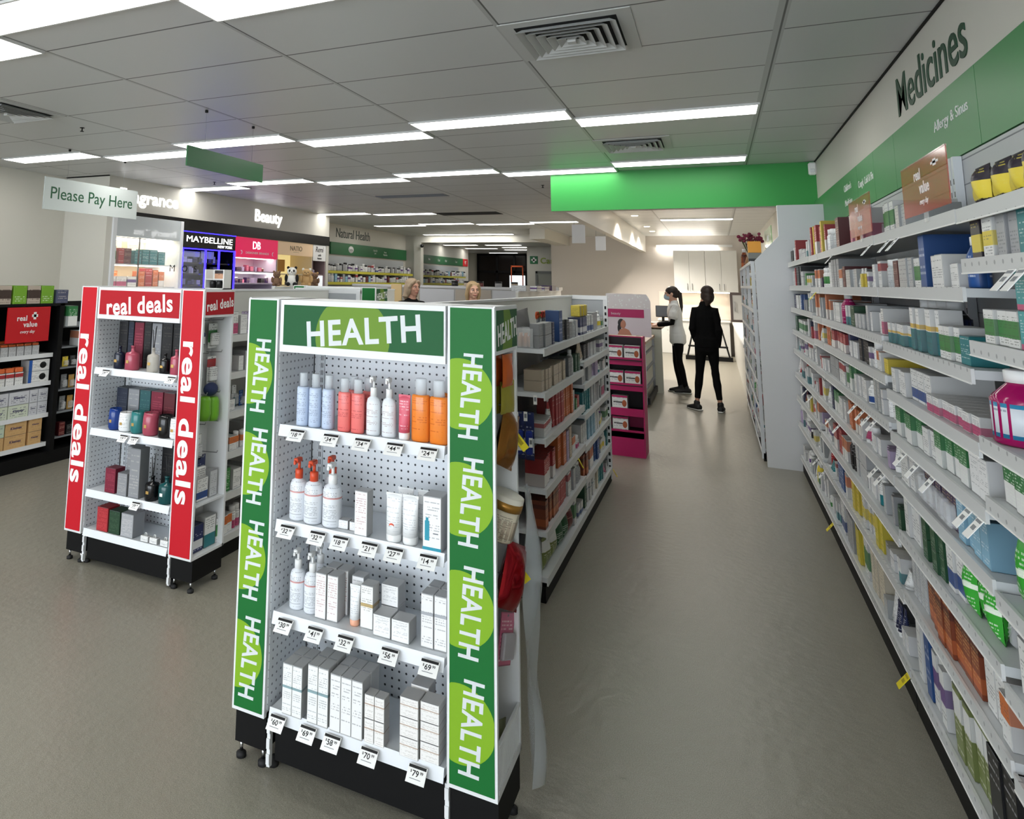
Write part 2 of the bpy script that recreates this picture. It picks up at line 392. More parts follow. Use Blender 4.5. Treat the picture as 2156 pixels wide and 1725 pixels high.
# ------------------------------------------------------------------ ceiling fittings
VENTM = mat('vent_white', (196, 197, 195), .45); CAV = mat('vent_cavity', (16, 16, 17), .8)
def vent(x, y, label, s=.6):
    t = thing('ceiling_vent', label, 'air vent', (x+s/2, y+s/2, CEIL), 0, 'square ceiling vents')
    h = s/2
    MB().box(-.235, -.235, -.004, .235, .235, -.002, CAV).obj('backing', t)
    f = MB()
    for a, b, c, d in ((-h, -h, h, -.235), (-h, .235, h, h), (-h, -.235, -.235, .235), (.235, -.235, h, .235)): f.box(a, b, -.005, c, d, -.001, VENTM)
    f.obj('frame', t)
    for k in range(5):
        o = .232-.042*k; i = o-.030
        vs = []; fs = []
        for q, zz in ((i, -.006), (o, -.030), (o-.003, -.030), (i-.004, -.006)):
            vs += [(-q, -q, zz), (q, -q, zz), (q, q, zz), (-q, q, zz)]
        for r in range(3):
            for j in range(4): fs.append((r*4+j, r*4+(j+1) % 4, r*4+4+(j+1) % 4, r*4+4+j))
        MB().add(vs, fs, VENTM).obj('slat', t)
    MB().box(-.02, -.02, -.034, .02, .02, -.005, VENTM).obj('core', t)
vent(-.88, 3.19, 'large square louvred ceiling vent above the aisle nearest the camera')
vent(-.88, 6.2, 'square louvred ceiling vent just before the green beam')
vent(-5.1, 3.19, 'louvred ceiling vent cut off by the left edge of the photo')
op = MB().box(-4.48, 12.02, CEIL-.006, -3.35, 12.5, CEIL-.001, CAV); tag(op.obj('ceiling_opening'), 'black open gap where one ceiling tile is missing', 'ceiling gap')
dp = MB().box(-4.42, 9.33, CEIL-.004, -3.36, 9.62, CEIL-.001, mat('grille_grey', (120, 121, 122), .5))
for k in range(8): dp.box(-4.42, 9.35+k*.033, CEIL-.009, -3.36, 9.362+k*.033, CEIL-.004, GREYM)
tag(dp.obj('return_air_grille'), 'dull grey return air grille in the ceiling before the open tile', 'air vent')
for i, (x, y, lb) in enumerate([(-4.73, 4.15, 'beside the hanging green sign'), (-1.877, 8.895, 'left of the green beam'), (-5.8, 7.31, 'above the fragrance lettering')]):
    t = thing('sprinkler_head', 'small dark ceiling sprinkler '+lb, 'sprinkler', (x, y, CEIL), 0, 'ceiling sprinklers')
    MB().lathe([(.02, -.004), (.02, 0)], DARK, seg=10).obj('flange', t); MB().lathe([(.016, -.034), (.016, -.03), (.005, -.028), (.005, -.004)], DARK, seg=8).obj('deflector', t)
sn = thing('motion_sensor', 'small white motion sensor where green beam meets right wall', 'sensor', (.88, 7.96, 2.64))
MB().box(-.03, -.03, 0, .034, .04, .12, PAPER, .012).obj('housing', sn); MB().box(-.02, -.036, .02, .02, -.028, .055, WHITE, .004).obj('lens', sn)
DLM = mat('downlight_glow', (255, 236, 205), .5, emit=25)
for i, y in enumerate((13.28, 15.8, 17.2)):
    t = thing('downlight', 'round recessed downlight beside dispensary beam, %s from the green beam' % nth(i+1), 'ceiling light', (-1.21, y, CEIL), 0, 'round dispensary downlights')
    MB().lathe([(.075, -.008), (.075, -.001)], PAPER).obj('trim_ring', t); MB().lathe([(.055, -.010), (.055, -.007)], DLM).obj('lamp', t)
    ld = bpy.data.lights.new('downlight_beam', 'SPOT'); ld.energy = 220; ld.color = (1, .92, .82); ld.spot_size = 2.5; ld.spot_blend = .6; ld.shadow_soft_size = .05
    lo = bpy.data.objects.new('downlight_beam', ld); COL.objects.link(lo); lo.parent = t; lo.location = (0, 0, -.03)

# ------------------------------------------------------------------ hanging signs
GREENS = mat('sign_green', (45, 110, 66), .35); SGREEN = mat('sign_text_green', (38, 92, 62), .5)
def hang_sign(name, label, X, y0, y1, z0, z1, m, ys, txt=None):
    t = thing(name, label, 'hanging sign', (X, (y0+y1)/2, z0))
    L = (y1-y0)/2
    b = MB().box(-.006, -L, 0, .006, L, z1-z0, m)
    if txt: b.text(txt, (.0065, 0, (z1-z0)*.47), Y3, Z3, w=1.08, m=SGREEN, d=.001, bold=.004)
    b.obj('panel', t)
    for y in ys:
        q = MB().loft([(0, y-(y0+y1)/2, z1-z0), (0, y-(y0+y1)/2, CEIL-z0-.005)], [.0009, .0009], GREYM, 6)
        q.obj('cord', t); MB().lathe([(.012, CEIL-z0-.02), (.012, CEIL-z0-.001)], DARK, (0, y-(y0+y1)/2, 0), 8).obj('ceiling_clip', t)
hang_sign('hanging_sign', 'blank green sign hanging on two cords from the ceiling', -3.315, 3.85, 4.80, 2.325, 2.475, GREENS, (4.045, 4.645))
hang_sign('hanging_sign', 'frosted white sign reading Please Pay Here hung near left wall', -5.7, 4.605, 5.835, 2.152, 2.467, mat('frosted_acrylic', (214, 222, 220), .25, alpha=.93), (4.87, 5.62), 'Please Pay Here')
for i, (x0, x1, y, z0, z1) in enumerate([(-2.07, -1.86, 12, 2.215, 2.52), (-1.71, -1.55, 12.05, 2.10, 2.33)]):
    t = thing('hanging_card', ('blank white card hanging beside dispensary beam, the larger one', 'blank white card hanging beside dispensary beam, the smaller lower one')[i], 'hanging sign', ((x0+x1)/2, y, z0))
    MB().box(-(x1-x0)/2, -.004, 0, (x1-x0)/2, .004, z1-z0, PAPER).obj('panel', t)
    for s in (-1, 1): MB().loft([(s*.07, 0, z1-z0), (s*.07, 0, CEIL-z0-.001)], [.002, .002], GREYM, 6).obj('cord', t)
# ------------------------------------------------------------------ lettering on the walls
GLOW = mat('lit_letters', (255, 255, 255), .5, emit=2.6)
def lettering(label, txt, o, U, V, m, d, bold=.02, name='wall_lettering', cat='lettering', **k):
    return tag(MB().text(txt, o, U, V, m=m, d=d, bold=bold, anchor='l', **k).obj(name), label, cat)
lettering('glowing white Fragrance lettering on the left bulkhead', 'Fragrance', (-6.679, 6.535, 2.415), Y3, Z3, GLOW, .006, w=1.10, h=.225, bold=.012)
lettering('glowing white Beauty lettering on the left bulkhead', 'Beauty', (-6.679, 9.518, 2.40), Y3, Z3, GLOW, .008, w=.812, h=.255, bold=.012)
lettering('dark green Medicines lettering high on the right wall', 'Medicines', (.913, 4.573, 2.465), NY, Z3, mat('deep_green', (18, 64, 40), .5), .003, w=1.16, h=.205, bold=.006)
lettering('dark Natural Health lettering above the green shelf header', 'Natural Health', (-7.559, 13.95, 2.48), Y3, Z3, mat('charcoal_letters', (52, 66, 60), .4), .006, w=1.75, h=.21, bold=.0)
cs = thing('first_aid_sign', 'green square sign with white cross on the rear wall', 'sign', (-5.4, 23.99, 2.19))
MB().box(-.13, -.01, 0, .13, 0, .26, mat('care_green', (30, 112, 66), .4)).obj('panel', cs)
MB().box(-.085, -.014, .10, .085, -.01, .16, PAPER).box(-.03, -.014, .045, .03, -.01, .215, PAPER).obj('cross', cs)
lettering('large green Care lettering beside the white cross sign', 'Care', (-5.18, 23.985, 2.2), X3, Z3, mat('lime_letters', (150, 170, 70), .4), .015, h=.2)

# ------------------------------------------------------------------ green header band on the right wall
HB = mat('header_green', (62, 138, 78), .42)
hb_txt = {1: [('Allergy & Sinus', 3.84, 2.225, .465, .06)], 3: [('Cough, Cold & Flu', 5.70, 2.21, .50, .062)], 4: [("Children's", 6.27, 2.265, .3, .05), ('Medicine', 6.27, 2.16, .3, .045)]}
for i, (a, b) in enumerate([(1.4, 3.27), (3.27, 4.613), (4.613, 5.169), (5.169, 5.737), (5.737, 7.99)]):
    p = MB().box(.885, a+.002, 2.087, .912, b-.002, 2.385, HB)
    for s, y, z, w, h in hb_txt.get(i, []): p.text(s, (.8845, y, z), NY, Z3, w=w, h=h, m=PAPER, d=.0015, anchor='l')
    lab = ['plain green header panel nearest the camera on right wall', 'green header panel lettered Allergy & Sinus', 'narrow blank green header panel right after the allergy one', 'green header panel lettered Cough, Cold & Flu', 'long green header panel ending at the green beam'][i]
    tag(p.obj('header_panel'), lab, 'sign panel', 'green header panels over the medicine shelves')
# ------------------------------------------------------------------ end display stands (the green HEALTH one, the red deals one)
PEG = perforated('pegboard_white', (226, 230, 234), (52, 56, 62), .0254, .145); PEGS = perforated('pegboard_side', (226, 230, 234), (120, 126, 132), .0254, .15, (1, 2))
LIP = mat('shelf_lip', (222, 226, 232), .35)
def disc_on_strip(mb, cx, cz, r, x0, x1, z0, z1, y, m):
    pts = []
    for k in range(48):
        a = 2*PI*k/48; pts.append((min(max(cx+r*math.cos(a), x0), x1), min(max(cz+r*math.sin(a), z0), z1)))
    out = []
    for p in pts:
        if not out or (abs(p[0]-out[-1][0])+abs(p[1]-out[-1][1])) > 1e-5: out.append(p)
    mb.add([(p[0], y, p[1]) for p in out], [tuple(range(len(out)))], m)
SIGNW = mat('sign_white', (212, 217, 220), .5)
def price_tag(parent, x, z, txt, y=-.012, w=.056, h=.043):
    b = MB(); T = Matrix.Translation((x, y, z)) @ Matrix.Rotation(math.radians(-46), 4, 'X')
    b.box(-w/2, -.0012, -h, w/2, 0, 0, PAPER, T=T); b.box(-w/2+.002, -.002, -.008, w/2-.002, -.0012, -.001, INKB, T=T)
    U = T.to_3x3() @ X3; V = T.to_3x3() @ Z3
    b.text('$', T @ Vector((-.017, -.0014, -.016)), U, V, h=.007, m=INKB, d=.0004, bold=.012)
    b.text(txt[:2], T @ Vector((-.003, -.0014, -.0195)), U, V, h=.0145, m=INKB, d=.0004, bold=.012)
    b.text(txt[2:], T @ Vector((.0145, -.0014, -.016)), U, V, h=.007, m=INKB, d=.0004, bold=.012)
    b.box(-.018, -.0016, -.033, .015, -.0012, -.0315, GREYM, T=T)
    return b.obj('price_tag', parent)
def end_stand(label, X, Y, col, coldark, disc, discd, word, shelves, lowcase):
    root = thing('display_stand', label, 'display stand', (X, Y, 0))
    gm = mat('strip_'+word, col, .5, spec=.25); gd = mat('header_'+word, coldark, .5, spec=.25)
    Z0, Z1 = .155, 1.475
    for s, x0, x1 in ((-1, -.4415, -.3165), (1, .2965, .4415)):
        w = MB()
        xi = x1 if s < 0 else x0                              # inner face of the wing
        w.box(x0, 0, Z0, x1, .014, Z1, WHITE)                  # front board
        w.box(xi-.012 if s < 0 else xi, .014, Z0, xi if s < 0 else xi+.012, .26, Z1, WHITE)
        w.box(x0, .248, Z0, x1, .262, Z1, WHITE)               # rear board
        w.box(x0, .014, Z0, x1, .26, Z0+.012, WHITE).box(x0, .014, Z1-.012, x1, .26, Z1, WHITE)
        wing = w.obj('side_wing', root)
        pb = MB().box(xi-.0005 if s < 0 else xi-.002, .016, Z0+.02, xi+.002 if s < 0 else xi+.0005, .25, 1.33, PEGS); pb.obj('perforated_side', wing)
        # printed strip, raised off the white front board
        st = MB(); a, b, c, d = x0+.008, x1-.008, Z0+.011, Z1-.004
        st.box(a, -.002, c, b, 0, d, gm)
        m0 = (a+b)/2
        if not lowcase:
            for k in range(4):
                zc = 1.215-.298*k
                disc_on_strip(st, m0-(.055 if s < 0 else .034), zc+.004, .103, a, b, c, d, -.0022, disc)
                U = Vector((-.075, 0, -1)).normalized(); V = Vector((1, 0, -.02)).normalized()
                st.text(word, (m0, -.0024, zc), U, V, w=.245, h=.060, m=SIGNW, d=.0003, bold=.024)
        else:
            U = Vector((-.0, 0, -1)); V = Vector((1, 0, 0))
            st.text('real deals', (m0+.004*0, -.0024, .81), U, V, w=.80, h=.098, m=PAPER, d=.0003, bold=.026)
        tag(st.obj('printed_strip', root), 'white %s lettering on %s strip' % ('real deals' if lowcase else 'HEALTH', 'red' if lowcase else 'green'))
        k = MB().box(x0+.004, .02, .05, x1-.004, .255, Z0, BLACK); k.obj('kick_box', root)
        for fx in (x0+.02, x1-.02):
            for fy in (.035, .225):
                MB().lathe([(.0165, 0), (.0165, .012), (.008, .018)], RUBBER, (fx, fy, 0), 12).lathe([(.0055, .018), (.0055, .05)], CHROME, (fx, fy, 0), 10).obj('levelling_foot', root)
        # small header over the open side of the wing
        xo = x1 if s > 0 else x0
        hd = MB(); N = 1 if s > 0 else -1
        hd.box(xo-.006*N, .006, 1.335, xo+.001*N, .262, 1.478, WHITE); hd.box(xo+.001*N, .016, 1.347, xo+.003*N, .255, 1.466, gd)
        if s > 0:
            if not lowcase: hd.add([(xo+.0032, .016+.0, 1.347), (xo+.0032, .075, 1.347), (xo+.0032, .10, 1.40), (xo+.0032, .09, 1.466), (xo+.0032, .16, 1.466), (xo+.0032, .20, 1.42), (xo+.0032, .19, 1.347)][1:], [tuple(range(6))], discd)
            hd.text('real deals' if lowcase else word, (xo+.0034, .136, 1.402), Vector((0, 1, .10)), Vector((0, -.10, 1)), w=.225, h=.052 if lowcase else .062, m=PAPER, d=.0003, bold=.026)
        hd.obj('side_header', root)
    # centre
    cb = MB().box(-.3165, .262, .03, .2965, .274, 1.47, PEG); cb.obj('back_panel', root)
    up = MB()
    for x in (-.290, .272):
        up.box(x, .254, .03, x+.018, .262, 1.40, WHITE2)
        for k in range(50): up.box(x+.005, .253, .07+k*.0262, x+.007, .2541, .087+k*.0262, INKB); up.box(x+.011, .253, .07+k*.0262, x+.013, .2541, .087+k*.0262, INKB)
    up.obj('slotted_upright', root)
    hb = MB().box(-.306, -.002, 1.300, .290, .012, 1.474, WHITE).box(-.292, -.004, 1.324, .284, -.002, 1.458, gd)
    if not lowcase:
        disc_on_strip(hb, -.03, 1.36, .135, -.292, .284, 1.324, 1.458, -.0042, discd)
        hb.text(word, (.006, -.0044, 1.384), Vector((1, 0, .10)), Vector((-.07, 0, 1)), w=.41, h=.084, m=SIGNW, d=.0003, bold=.024)
    else: hb.text('real deals', (-.0, -.0044, 1.384), Vector((1, 0, .085)), Vector((-.085, 0, 1)), w=.475, h=.095, m=PAPER, d=.0003, bold=.026)
    hb.obj('header_board', root)
    MB().box(-.306, .012, 1.462, .290, .262, 1.474, WHITE).obj('top_board', root)
    for i, (zs, tags) in enumerate(shelves):
        base = i == len(shelves)-1
        s = MB().box(-.296, .004, zs-.022, .288, .25, zs, WHITE2)
        T = Matrix.Translation((0, .004, zs)) @ Matrix.Rotation(math.radians(-14), 4, 'X')
        sh = s.obj('base_shelf' if base else 'shelf', root)
        MB().box(-.296, -.003, -.033, .288, 0, .004, LIP, T=T).obj('price_rail', sh)
        for x, t in tags: price_tag(sh, x, zs-.004, t)
    MB().box(-.29, .03, .03, .28, .25, shelves[-1][0]-.023, BLACK).obj('kick_box', root)
    for x in (-.308, .2955-.006):
        f = MB()
        for k in range(3): f.box(x-.004, .012, .02+k*.045, x+.008, .016, .05+k*.045, WHITE)
        f.box(x-.004, .016, .012, x+.008, .03, .15, WHITE); f.obj('slotted_foot', root)
        MB().lathe([(.0165, 0), (.0165, .012), (.006, .018), (.006, .03)], RUBBER, (x+.002, .05, 0), 12).obj('levelling_foot', root)
    return root
LIME, LIMED = mat('lime_disc', (128, 172, 40), .5, spec=.25), mat('olive_disc', (106, 142, 44), .5, spec=.25)
HX, HY = -1.0285, 2.08
sx = lambda L: [(x-HX, t) for x, t in L]
health = end_stand('white display stand with green HEALTH strips, closest to camera', HX, HY, (25, 104, 47), (24, 88, 47), LIME, LIMED, 'HEALTH', [
    (1.058, sx([(-1.244, '1899'), (-1.118, '3499'), (-1.005, '3499'), (-.895, '4499'), (-.785, '2499')])),
    (.757, sx([(-1.269, '3299'), (-1.157, '3299'), (-1.075, '1899'), (-.975, '2199'), (-.891, '2799'), (-.784, '1499')])),
    (.476, sx([(-1.267, '3099'), (-1.156, '4199'), (-1.05, '3299'), (-.903, '5699'), (-.777, '6999')])),
    (.192, sx([(-1.282, '6099'), (-1.172, '6999'), (-1.087, '5899'), (-.964, '7099'), (-.812, '7999')]))], False)
RX, RY = -2.799, 2.935
rx = lambda L: [(x-RX, t) for x, t in L]
deals = end_stand('white display stand with red real deals strips', RX, RY, (192, 26, 40), (172, 24, 36), LIME, LIMED, 'DEALS', [
    (1.03, rx([(-2.993, '2499'), (-2.529, '2499')])), (.705, rx([(-2.831, '1999'), (-2.755, '1999')])), (.385, rx([(-2.717, '3999')])), (.185, [])], True)
# wire basket at the foot of the green stand's open side
bs = MB(); wm = mat('white_wire', (228, 230, 232), .35)
for k in range(22): y = .022+k*.0107; bs.box(.4365, y, .17, .4395, y+.0028, .285, wm)
bs.box(.435, .018, .166, .442, .25, .178, wm).box(.435, .018, .28, .442, .25, .29, wm)
bs.obj('wire_basket_front', health)
# ------------------------------------------------------------------ product library
MC = {}
def cached(key, fn):
    if key not in MC: MC[key] = fn()
    return MC[key]
R3 = lambda *a: tuple(round(x, 4) for x in a)
def m_carton(w, d, h, m):
    def f():
        b = MB().box(-w/2, -d/2, 0, w/2, d/2, h, m, min(.0014, w*.05))
        b.box(-w/2+.004, -d/2-.0002, h-.0008, w/2-.004, -d/2+.0006, h+.0002, GREYM)   # the tuck flap seam
        return b.mesh('carton')
    return cached(('c', R3(w, d, h), m.name), f)
def carton(label, loc, w, h, d, m, rz=0, group=None, name='carton', cat='box', tilt=0):
    o = inst(m_carton(w, d, h, m), name, None, loc, rz)
    if tilt: o.rotation_euler.y = tilt
    return tag(o, label, cat, group)
def m_lathe(key, prof, m, seg=18, sx=1, sy=1):
    return cached((key, tuple(R3(*p) for p in prof), m.name, seg, sx, sy), lambda: MB().lathe(prof, m, seg=seg, sx=sx, sy=sy).mesh(key))
def m_band(r, z0, z1, m, sx, sy, seg=18):
    return m_lathe('label_band', [(r, z0), (r, z1)], m, seg, sx, sy)
def bottle(label, loc, w, h, m, cm, lm=None, style='round', rz=0, group=None, name='bottle', cat='bottle', flat=1.0, parts=True, lz=(.14, .66)):
    r = w/2; root = None
    if style == 'round': prof = [(r*.9, 0), (r, h*.02), (r, h*.72), (r*.86, h*.80), (r*.45, h*.86), (r*.42, h*.88)]; c0, c1, cr = h*.87, h, r*.5
    elif style == 'mist': prof = [(r*.92, 0), (r, h*.02), (r, h*.70), (r*.93, h*.735), (r*.75, h*.74)]; c0, c1, cr = h*.74, h, r*.62
    elif style == 'syrup': prof = [(r*.92, 0), (r, h*.03), (r, h*.60), (r*.9, h*.66), (r*.5, h*.82), (r*.44, h*.84)]; c0, c1, cr = h*.83, h, r*.56
    elif style == 'pill': prof = [(r*.94, 0), (r, h*.03), (r, h*.68), (r*.8, h*.76), (r*.78, h*.78)]; c0, c1, cr = h*.77, h, r*.86
    elif style == 'jar': prof = [(r*.93, 0), (r, h*.05), (r, h*.66), (r*.92, h*.7)]; c0, c1, cr = h*.70, h, r*1.02
    elif style == 'pump': prof = [(r*.9, 0), (r, h*.03), (r, h*.54), (r*.84, h*.62), (r*.4, h*.66), (r*.38, h*.68)]; c0, c1, cr = h*.66, h*.80, r*.46
    elif style == 'reed': prof = [(r*.92, 0), (r, h*.04), (r, h*.62), (r*.9, h*.70), (r*.28, h*.76), (r*.26, h*.94), (r*.32, h*.95), (r*.32, h)]; c0 = None
    root = inst(m_lathe('bottle_body', prof, m, 20, 1, flat), name, None, loc, rz); tag(root, label, cat, group)
    if not parts: 
        if c0: inst(m_lathe('cap', [(cr, c0), (cr, c1*.99), (cr*.9, c1)], cm, 14, 1, min(1, flat*1.3)), 'cap', root)
        return root
    if style == 'pump':
        def f():
            b = MB().lathe([(cr, c0), (cr, c1), (cr*.8, c1+.002)], cm, seg=14).lathe([(cr*.36, c1), (cr*.36, h*.93)], cm, seg=10)
            b.box(-cr*.62, -cr*1.9, h*.925, cr*.62, cr*.62, h, cm, cr*.2)
            b.box(-cr*.3, -cr*2.5, h*.925-.004, cr*.3, -cr*1.7, h*.965, cm, cr*.1)
            return b.mesh('pump_head')
        inst(cached(('ph', R3(cr, c0, c1, h), cm.name), f), 'pump_head', root)
    elif c0:
        inst(m_lathe('cap', [(cr, c0), (cr, c1*.985), (cr*.9, c1)], cm, 16, 1, min(1, flat*1.3)), 'cap', root)
    if lm: inst(m_band(r*1.006, h*lz[0], h*lz[1], lm, 1, flat*1.0), 'label', root)
    return root
def m_tube(w, h, m, capz=.0, up=True):
    def f():
        vs = []; fs = []; n = 18
        for t in (0, .3, .6, .85, 1):
            ry = (w*.46)*(1-t)+.0015; rx_ = w*.44+(w*.06)*t; z = capz+(h-capz)*t
            for k in range(n):
                a = 2*PI*k/n; vs.append((rx_*math.cos(a), ry*math.sin(a), z))
        for i in range(4):
            for k in range(n): fs.append((i*n+k, i*n+(k+1) % n, (i+1)*n+(k+1) % n, (i+1)*n+k))
        fs.append(tuple(range(n))[::-1]); fs.append(tuple(range(4*n, 5*n)))
        b = MB().add(vs, fs, m, True); b.box(-w/2, -.0016, h-.006, w/2, .0016, h+.003, m)
        return b.mesh('tube_body')
    return cached(('t', R3(w, h, capz), m.name), f)
def tube(label, loc, w, h, m, cm, rz=0, group=None, name='cream_tube'):
    o = tag(inst(m_tube(w, h, m, h*.17), name, None, loc, rz), label, 'tube', group)
    inst(m_lathe('cap', [(w*.40, 0), (w*.43, .004), (w*.44, h*.165), (w*.42, h*.17)], cm, 16, 1, 1), 'cap', o)
    return o
def m_pouch(w, h, t, m, puff=1):
    def f():
        nx, nz = 9, 11; vs = []; fs = []
        for s in (-1, 1):
            for j in range(nz):
                for i in range(nx):
                    u, v = i/(nx-1), j/(nz-1); e = 4*u*(1-u); f_ = 1-abs(2*v-1)**3
                    bul = t/2*(max(e, 0)**.5)*max(f_, 0)*(1+.18*math.sin(9*u+5*v)*puff)
                    vs.append(((u-.5)*w*(1-.06*f_), s*(bul+.0006), v*h))
        N = nx*nz
        for s in (0, 1):
            for j in range(nz-1):
                for i in range(nx-1):
                    q = [s*N+j*nx+i, s*N+j*nx+i+1, s*N+(j+1)*nx+i+1, s*N+(j+1)*nx+i]; fs.append(tuple(q if s == 0 else q[::-1]))
        b = MB().add(vs, fs, m, True)
        b.box(-w/2, -.001, 0, w/2, .001, .008, m).box(-w/2, -.001, h-.012, w/2, .001, h, m)
        return b.mesh('pouch')
    return cached(('p', R3(w, h, t, puff), m.name), f)
def pouch(label, loc, w, h, t, m, rz=0, group=None, name='foil_pouch', cat='packet', rot=None):
    return tag(inst(m_pouch(w, h, t, m), name, None, loc, rz, rot), label, cat, group)
def m_blister(w, h, t, m, bm):
    def f():
        b = MB().box(-w/2, -.001, 0, w/2, .001, h, m)
        b.box(-w*.38, -t, h*.12, w*.38, -.001, h*.62, bm, min(t, w)*.25); b.box(-.006, -.0012, h-.012, .006, .0012, h-.006, GREYM)
        return b.mesh('blister_card')
    return cached(('b', R3(w, h, t), m.name, bm.name), f)
def blister(label, loc, w, h, t, m, bm, rz=0, group=None, name='blister_pack', cat='packet', rot=None):
    return tag(inst(m_blister(w, h, t, m, bm), name, None, loc, rz, rot), label, cat, group)
P = {}
def dull(c):
    g = .3*c[0]+.59*c[1]+.11*c[2]; return tuple(v+(g-v)*.17 for v in c)
def pm(k, *a, **kw):
    a = [dull(v) if isinstance(v, tuple) else v for v in a]
    for q in ('band', 'band2'):
        if q in kw: kw[q] = dull(kw[q])
    P[k] = printed('print_'+k, *a, edge=.55, **kw); return P[k]
W_ = (232, 233, 232)
pm('white', W_); pm('white_fine', (236, 237, 238), (120, 125, 135), lines=22); pm('white_pinktype', (236, 236, 237), (190, 120, 125), lines=20)
pm('white_teal', W_, band=(22, 128, 140), lo=0, hi=.42); pm('white_tealline', (236, 238, 238), (130, 140, 150), (130, 165, 172), .52, .57, 26)
pm('white_gold', (236, 236, 234), (140, 140, 140), (196, 164, 96), .50, .58, 20); pm('white_brown', (238, 236, 234), (150, 140, 132), (188, 160, 140), .58, .63, 24, band2=(188, 160, 140), lo2=.0, hi2=.02)
pm('white_grey', (234, 235, 236), (130, 132, 138), (168, 172, 180), .60, .66, 22)
pm('white_green', W_, (60, 80, 60), (48, 138, 58), .25, .72); pm('white_red', W_, band=(196, 44, 48), lo=.62, hi=.9); pm('white_blue', W_, band=(40, 80, 160), lo=.1, hi=.4)
pm('white_yellow', W_, band=(232, 206, 40), lo=.3, hi=.66); pm('white_pink', W_, band=(206, 70, 120), lo=.05, hi=.5); pm('white_purple', W_, band=(112, 70, 150), lo=.4, hi=.7)
pm('white_orange', W_, band=(226, 110, 40), lo=.5, hi=.95); pm('white_tealyellow', W_, band=(24, 120, 128), lo=0, hi=.5, band2=(226, 182, 60), lo2=.52, hi2=.62)
pm('grey', (170, 172, 176), (95, 98, 105), lines=12); pm('lightgrey', (200, 203, 206), (120, 124, 130)); pm('grey_dark', (112, 116, 120), (200, 200, 200))
pm('teal', (20, 132, 140), (225, 240, 240)); pm('teal_pink', (60, 168, 172), (235, 245, 245), (214, 84, 130), .0, .16); pm('pink', (214, 92, 132), (250, 230, 235)); pm('magenta', (176, 16, 96), (240, 210, 225))
pm('red', (190, 34, 38), (245, 220, 215)); pm('red_white', (190, 36, 40), (245, 225, 220), (235, 232, 228), .0, .45); pm('darkred', (104, 22, 26), (220, 170, 150)); pm('orange', (222, 102, 34), (250, 235, 215)); pm('orange_white', (224, 112, 48), (255, 240, 225), (235, 234, 230), 0, .4)
pm('brown_orange', (150, 62, 28), (235, 170, 90), (206, 96, 40), .1, .35, band2=(96, 34, 22), lo2=.7, hi2=.85); pm('navy', (26, 36, 84), (225, 228, 240)); pm('navy_white', (30, 44, 104), (220, 225, 240), (225, 228, 232), .15, .45)
pm('blue', (28, 82, 160), (225, 235, 250), lines=9); pm('lightblue', (130, 186, 216), (250, 252, 255)); pm('black', (24, 24, 27), (190, 190, 195)); pm('black_yellow', (34, 26, 44), (230, 210, 60), (232, 206, 40), .18, .62)
pm('yellow', (232, 204, 40), (60, 60, 40)); pm('yellow_black', (228, 206, 36), (40, 40, 40), (30, 30, 30), .85, 1); pm('gold', (186, 140, 58), (80, 50, 20), rough=.3); pm('purple', (64, 34, 92), (230, 200, 120)); pm('green', (46, 138, 56), (235, 245, 230)); pm('brightgreen', (44, 170, 40), (240, 250, 235), (225, 240, 220), .5, .6)
pm('darkgreen', (24, 84, 46), (220, 235, 220)); pm('green_white', (40, 128, 62), (235, 245, 235), W_, .0, .5); pm('olive', (122, 136, 66), (240, 240, 225), W_, .55, .9); pm('cream', (226, 214, 188), (120, 100, 80)); pm('beige', (206, 186, 160), (110, 90, 75)); pm('lilac', (184, 164, 204), (90, 70, 120)); pm('grey_clear', (188, 192, 194), (110, 116, 122), rough=.2)
CN = dict(white='plain white', white_fine='white', white_teal='white and teal', white_green='white and green', white_red='white carton-red', white_blue='white and blue', white_yellow='white and yellow', white_pink='white and pink', white_purple='white and purple', white_orange='white and orange', white_grey='white with grey band', white_tealyellow='white, yellow and teal', grey='grey', lightgrey='light grey', grey_dark='dark grey', teal='teal', teal_pink='teal with pink edge', pink='pink', magenta='magenta', red='red', red_white='red and white', darkred='dark red', orange='orange', orange_white='orange and white', brown_orange='brown and orange striped', navy='navy', navy_white='navy and white', blue='blue', lightblue='light blue', black='black', black_yellow='black and yellow', yellow='yellow', yellow_black='yellow with black top', gold='gold', purple='purple', green='green', brightgreen='bright green', darkgreen='dark green', green_white='green and white', olive='olive green', cream='cream', beige='beige', lilac='lilac', grey_clear='clear grey', white_gold='white with gold band', white_brown='white with tan band', white_tealline='white with thin teal line', white_pinktype='white with pink type')
CN['white_red'] = 'white and red'
CAPW = mat('cap_white', (235, 236, 236), .35); CAPK = mat('cap_black', (18, 18, 20), .35); CAPO = mat('pump_orange', (206, 74, 40), .35)
CAPC = mat('cap_clear', (226, 232, 238), .1, alpha=.55)

# ------------------------------------------------------------------ skin care on the HEALTH stand
G1 = 'skin care on the HEALTH stand'
mist = printed('mist_blue', (196, 210, 232), (100, 116, 150), lines=24); pinkb = printed('lotion_pink', (232, 120, 116), (170, 60, 66), lines=24, rough=.25)
whiteb = printed('pump_white', (226, 230, 234), (150, 110, 116), lines=26, rough=.3); orb = printed('oil_orange', (232, 132, 50), (190, 84, 30), lines=20, rough=.15); pinkt = printed('tube_rose', (214, 92, 112), (250, 220, 225), lines=14)
ORD3 = ['leftmost', 'middle', 'right-hand']
for i, (a, b) in enumerate([(-1.283, -1.241), (-1.237, -1.192), (-1.187, -1.140)]):
    bottle('tall pale blue mist bottle, %s of three on top shelf of HEALTH stand' % ORD3[i], ((a+b)/2, 2.125, 1.0585), .043, .172, mist, CAPC, None, 'mist', 0, G1, 'mist_bottle')
